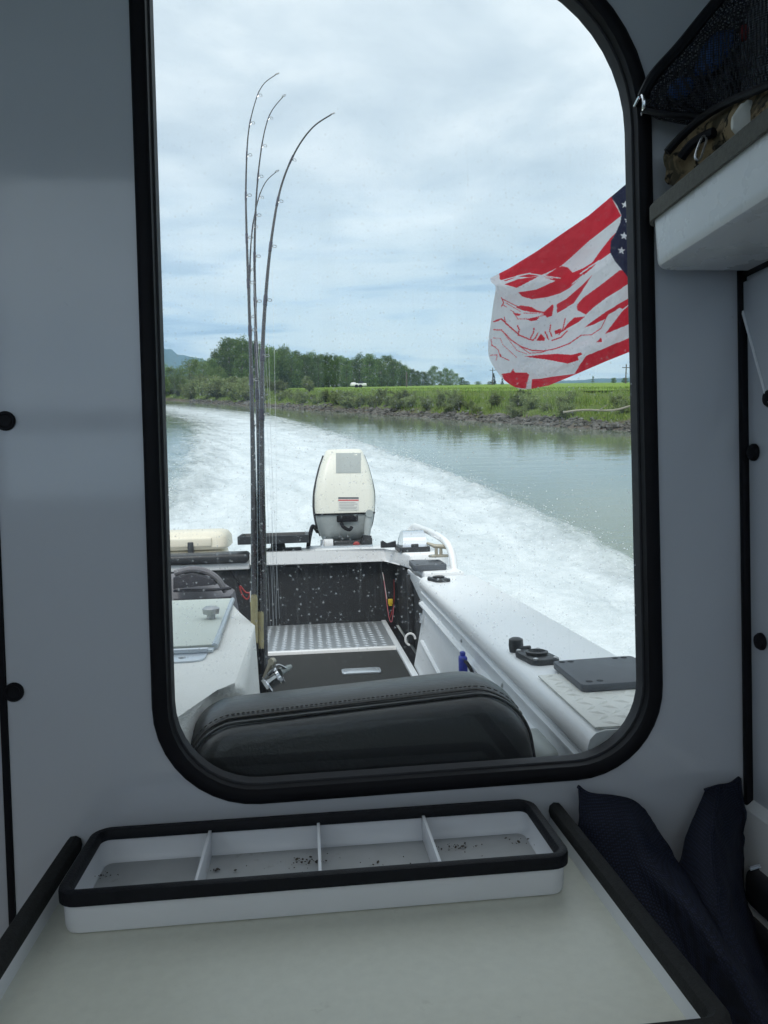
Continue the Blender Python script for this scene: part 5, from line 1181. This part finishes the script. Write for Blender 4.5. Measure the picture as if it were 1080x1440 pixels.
def shelf_and_soft_goods():
    xs, ze, zb = .528, .405, .318
    t = Thing('wall_shelf', 'white moulded shelf with grey felt rim on the cabin side wall', 'shelf', (XR, .7, zb))
    y0, y1 = .22, DB-.022
    def rg(ins, z, r_): return [V((x, y, z)) for x, y in rounded([(xs+ins, y0+ins, .02), (XR-.001, y0+ins, .001), (XR-.001, y1-ins*.6, .001), (xs+ins, y1-ins*.6, r_)], 6)]
    m = MB(); m.loft([rg(.010, zb, .03), rg(.004, zb+.0015, .032), rg(.001, zb+.006, .034), rg(0, zb+.012, .035), rg(-.003, ze-.012, .035), rg(.004, ze-.012, .033), rg(.012, zb+.02, .03)]); t.part('shelf_pan', m, 'shelf_white')
    path = [V((x, y, ze)) for x, y in rounded([(XR-.001, y1+.003, 0), (xs-.003, y1+.003, .036), (xs-.003, y0, .02), (XR-.001, y0, 0)], 8)]
    m = MB(); m.sweep(path, [(-.008, -.014), (-.008, .002), (-.003, .006), (.003, .006), (.0065, .002), (.0065, -.020), (.0015, -.020), (.0015, -.012), (-.003, -.012)], (0, 0, 1), closed=False); t.part('felt_rim', m, 'shelf_felt')
    # camouflage bag on the shelf
    bag = [(934, 205, 262, 1.104, .010), (944, 195, 268, 1.098, .020), (962, 178, 262, 1.09, .032), (985, 160, 252, 1.066, .038), (1010, 143, 240, 1.036, .040), (1040, 126, 226, .985, .042), (1090, 104, 205, .912, .042), (1160, 70, 180, .80, .040), (1240, 50, 160, .72, .036), (1290, 90, 140, .68, .02)]
    def skin(prof, n, amp, seed, pw=.8):
        out = []
        for i, (px, yt, yb, Y, w) in enumerate(prof):
            tp, bt = PY(px, yt, Y), PY(px, yb, Y); c = (tp+bt)/2; up = (tp-bt)/2; dp = V((w*.75, w*.66, 0)); rr = []
            for q in range(n):
                a_ = 2*pi*q/n; ca, sa = cos(a_), sin(a_); ca = math.copysign(abs(ca)**pw, ca); sa = math.copysign(abs(sa)**pw, sa)
                p = c+dp*.9+up*sa-dp*ca; rr.append(p+V((1, .3, .8))*amp*fbm((p.x*30, p.y*22+seed, p.z*34), 4))
            out.append(rr)
        return out
    t = Thing('camouflage_bag', 'brown camouflage bag with zip lying on the wall shelf', 'bag', (.60, .95, ze-.07))
    dense = []
    for a_, b_ in zip(bag, bag[1:]):
        for k in range(4): dense.append(tuple(lerp(x, y, k/4) for x, y in zip(a_, b_)))
    dense.append(bag[-1])
    m = MB(); m.loft(skin(dense, 30, .010, 0)); bd = t.part('body', m, 'camo_cloth', smooth=70)
    def surf(px, py, off=.0):
        return PY(px, py, interp([(p[0], p[3]-.002) for p in bag], px)-off)
    m = MB(); m.tube(smooth_path([surf(938, 214, .012), surf(958, 192, .014), surf(985, 168, .014), surf(1020, 146, .012), surf(1090, 116, .012)], 6), .006, 8); t.part('flap_edge', m, 'rubber', bd)
    m = MB(); m.tube(smooth_path([surf(958, 222, .016), surf(972, 204, .018), surf(990, 192, .018), surf(1004, 186, .016)], 5), .007, 7); t.part('zip', m, 'rubber', bd)
    c = surf(986, 208, .030); m = MB(); m.tube(smooth_path([c+V((.003, 0, .016)), c+V((.008, 0, .012)), c+V((.003, 0, -.004)), c+V((-.003, 0, -.017)), c+V((-.009, 0, -.013)), c+V((-.004, 0, .003))], 4, True), .0016, 6, closed=True); t.part('zip_pull', m, 'steel', bd)
    c = surf(1052, 168, .006); rings = []
    for k in range(7):
        f_ = k/6; w = max(.12, sin(pi*f_))**.55
        rings.append([c+V((-.022+.044*f_, .006*f_, .012*f_-.006))+V((0, -.010*w*cos(2*pi*q/14), .026*w*sin(2*pi*q/14)*(1+.18*fbm((q*.9, k*.8, 0), 2)))) for q in range(14)])
    m = MB(); m.loft(rings); solo('paper_packet', m, 'paper', 'crumpled white paper packet tucked against the camouflage bag', 'packet', c, smooth=20)
    # gear net slung across the cabin corner from a hook by the window
    t = Thing('gear_net', 'dark mesh gear net slung above the wall shelf', 'net', (.6, 1.05, .5))
    hk = PY(903, 148, 1.128)
    net = [(902, 138, 156, 1.128, .006), (915, 100, 160, 1.112, .02), (940, 68, 163, 1.098, .035), (970, 32, 166, 1.09, .045), (1005, -12, 168, 1.08, .055), (1045, -63, 172, 1.06, .06), (1090, -95, 178, 1.03, .065), (1150, -150, 185, .98, .065), (1230, -190, 190, .92, .05)]
    dense = []
    for a_, b_ in zip(net, net[1:]):
        for k in range(4): dense.append(tuple(lerp(x, y, k/4) for x, y in zip(a_, b_)))
    dense.append(net[-1])
    m = MB(); m.loft(skin(dense, 28, .004, 9, .9)); t.part('netting', m, 'net_mesh', smooth=70)
    def nsurf(px, py, off): return PY(px, py, interp([(p[0], p[3]) for p in net], px)-off)
    m = MB(); m.tube(smooth_path([nsurf(904, 136, .002), nsurf(920, 106, .006), nsurf(955, 67, .006), nsurf(990, 24, .006), nsurf(1030, -24, .006), nsurf(1090, -95, .006)], 6), [.0085]*31, 8); t.part('hem', m, 'trim_dark')
    m = MB(); m.tube(smooth_path([nsurf(904, 154, .004), nsurf(940, 161, .010), nsurf(990, 165, .012), nsurf(1085, 172, .014)], 6), .005, 8); t.part('hem', m, 'trim_dark')
    t = Thing('net_hook', 'small bright metal hook holding the gear net at the window', 'hook', hk)
    m = MB(); m.tube(smooth_path([hk+V((-.003, .018, .008)), hk+V((-.004, -.004, .012)), hk+V((-.004, -.014, .004)), hk+V((-.003, -.012, -.010)), hk+V((.0, .0, -.013))], 5), .003, 8); t.part('hook', m, 'chrome')
    # bundles showing through the netting
    for (px, py, dx, dz, r_, mt, lb) in ((1005, 74, .060, .062, .022, 'blue_cloth', 'upper blue cloth bundle in the gear net'), (958, 124, .042, .022, .016, 'blue_cloth', 'lower blue cloth bundle in the gear net'), (1046, 46, .010, .022, .010, 'red', 'small red bundle in the gear net')):
        c = nsurf(px, py, -.022); rings = []
        for k in range(9):
            f_ = k/8; w = max(.08, sin(pi*f_))**.6
            rings.append([c+V(((f_-.5)*dx, 0, (f_-.5)*dz))+V((-.5*r_*w*cos(2*pi*q/14), .8*r_*w*sin(2*pi*q/14), .8*r_*w*cos(2*pi*q/14)*(1+.3*fbm((q*.5, k, 1), 2)))) for q in range(14)])
        m = MB(); m.loft(rings); solo('cloth_bundle', m, mt, lb, 'cloth', c, group='bundles in the net')
    # navy mesh pouches hanging beside the table
    def pouch(label, rows, hem):
        g = [smooth_path([PY(*p) for p in r], 7) for r in rows]; cols = [smooth_path([r[i] for r in g], 7) for i in range(len(g[0]))]
        nr = len(cols[0]); rings = []
        for j in range(nr):
            f_ = j/(nr-1); rings.append([c[j]+V((.004, -.006, .002))*fbm((c[j].x*30, c[j].y*14, c[j].z*26), 4)*(.5+f_)+V((0, -.0035, 0))*sin(i*.9+j*.25)*f_ for i, c in enumerate(cols)])
        c0 = rings[0][0]; t = Thing('mesh_pouch', label, 'pouch', (c0.x, c0.y, -.75))
        m = MB(); m.loft(rings, closed=False); b = t.part('mesh_body', m, 'navy_mesh', smooth=70)
        md = b.modifiers.new('thickness', 'SOLIDIFY'); md.thickness = .003
        m = MB(); m.tube(rings[0], .0032, 6); t.part('hem', m, 'navy_mesh', b)
        for i in hem:
            m = MB(); m.tube([r[i] for r in rings], .003, 6); t.part('hem', m, 'navy_mesh', b)
    pouch('wide navy mesh pouch hanging right beside the table lip', [
        [(813, 1106, 1.125), (830, 1117, 1.125), (865, 1121, 1.125), (890, 1127, 1.122), (906, 1139, 1.118)],
        [(814, 1140, 1.11), (835, 1148, 1.10), (868, 1154, 1.092), (897, 1160, 1.082), (922, 1166, 1.095)],
        [(818, 1180, 1.10), (850, 1195, 1.075), (885, 1205, 1.06), (922, 1215, 1.035), (955, 1222, 1.055)],
        [(850, 1240, 1.07), (885, 1250, 1.03), (925, 1265, 1.0), (965, 1270, .95), (990, 1272, .98)],
        [(900, 1320, 1.02), (940, 1330, .96), (980, 1345, .92), (1022, 1355, .86), (1043, 1360, .89)],
        [(960, 1420, .95), (1000, 1430, .88), (1040, 1440, .84), (1085, 1450, .78), (1098, 1450, .81)],
        [(1000, 1520, .9), (1060, 1520, .8), (1100, 1530, .76), (1140, 1540, .7), (1160, 1540, .72)]], (-1,))
    pouch('narrow navy mesh pouch hanging against the side wall', [
        [(988, 1112, 1.132), (1008, 1106, 1.125), (1028, 1103, 1.13), (1041, 1094, 1.136)],
        [(976, 1152, 1.10), (1003, 1148, 1.075), (1026, 1150, 1.10), (1044, 1150, 1.13)],
        [(958, 1200, 1.085), (1000, 1200, 1.03), (1030, 1200, 1.07), (1046, 1200, 1.12)],
        [(945, 1270, 1.05), (1008, 1270, .97), (1040, 1270, 1.02), (1050, 1262, 1.10)],
        [(965, 1350, 1.02), (1040, 1370, .88), (1072, 1370, .94), (1080, 1350, 1.05)],
        [(1000, 1460, .98), (1090, 1480, .80), (1115, 1480, .86), (1130, 1460, 1.0)]], (7, -1))
    # dark moulded seat shell by the side wall
    t = Thing('seat_shell', 'dark grey moulded plastic seat shell by the side wall', 'seat', (.66, .9, FLOOR))
    p = PY(1062, 1222, 1.08)
    m = MB(); m.box((p.x-.010, .55, p.z-.062), (XR-.003, 1.10, p.z-.002), .016, 4); t.part('armrest', m, 'seat_shell')
    m = MB(); m.box((p.x-.016, .50, FLOOR), (XR-.003, 1.085, p.z-.070), .010, 3); t.part('shell', m, 'seat_shell')
    m = MB(); m.tube([p+V((-.006, .004, -.002)), p+V((.008, .0, .004))], .004, 8); t.part('hinge_pin', m, 'chrome')
shelf_and_soft_goods()

# ================================================================== the air between here and the hills
def haze():
    t = NT('haze'); p = t.n('ShaderNodeVolumePrincipled'); p.inputs['Color'].default_value = (.42, .66, 1.0, 1); p.inputs['Density'].default_value = 2.2e-4; p.inputs['Anisotropy'].default_value = .1
    t.l(p.outputs[0], t.out.inputs['Volume']); MATS['haze'] = t.m
    m = MB(); m.box((-4500, -4500, -3.0), (4500, 4500, 480)); o = setting('haze', m.mesh('haze', 'haze', 0), 'stuff', 'thin blue haze in the air over the river valley')
haze()
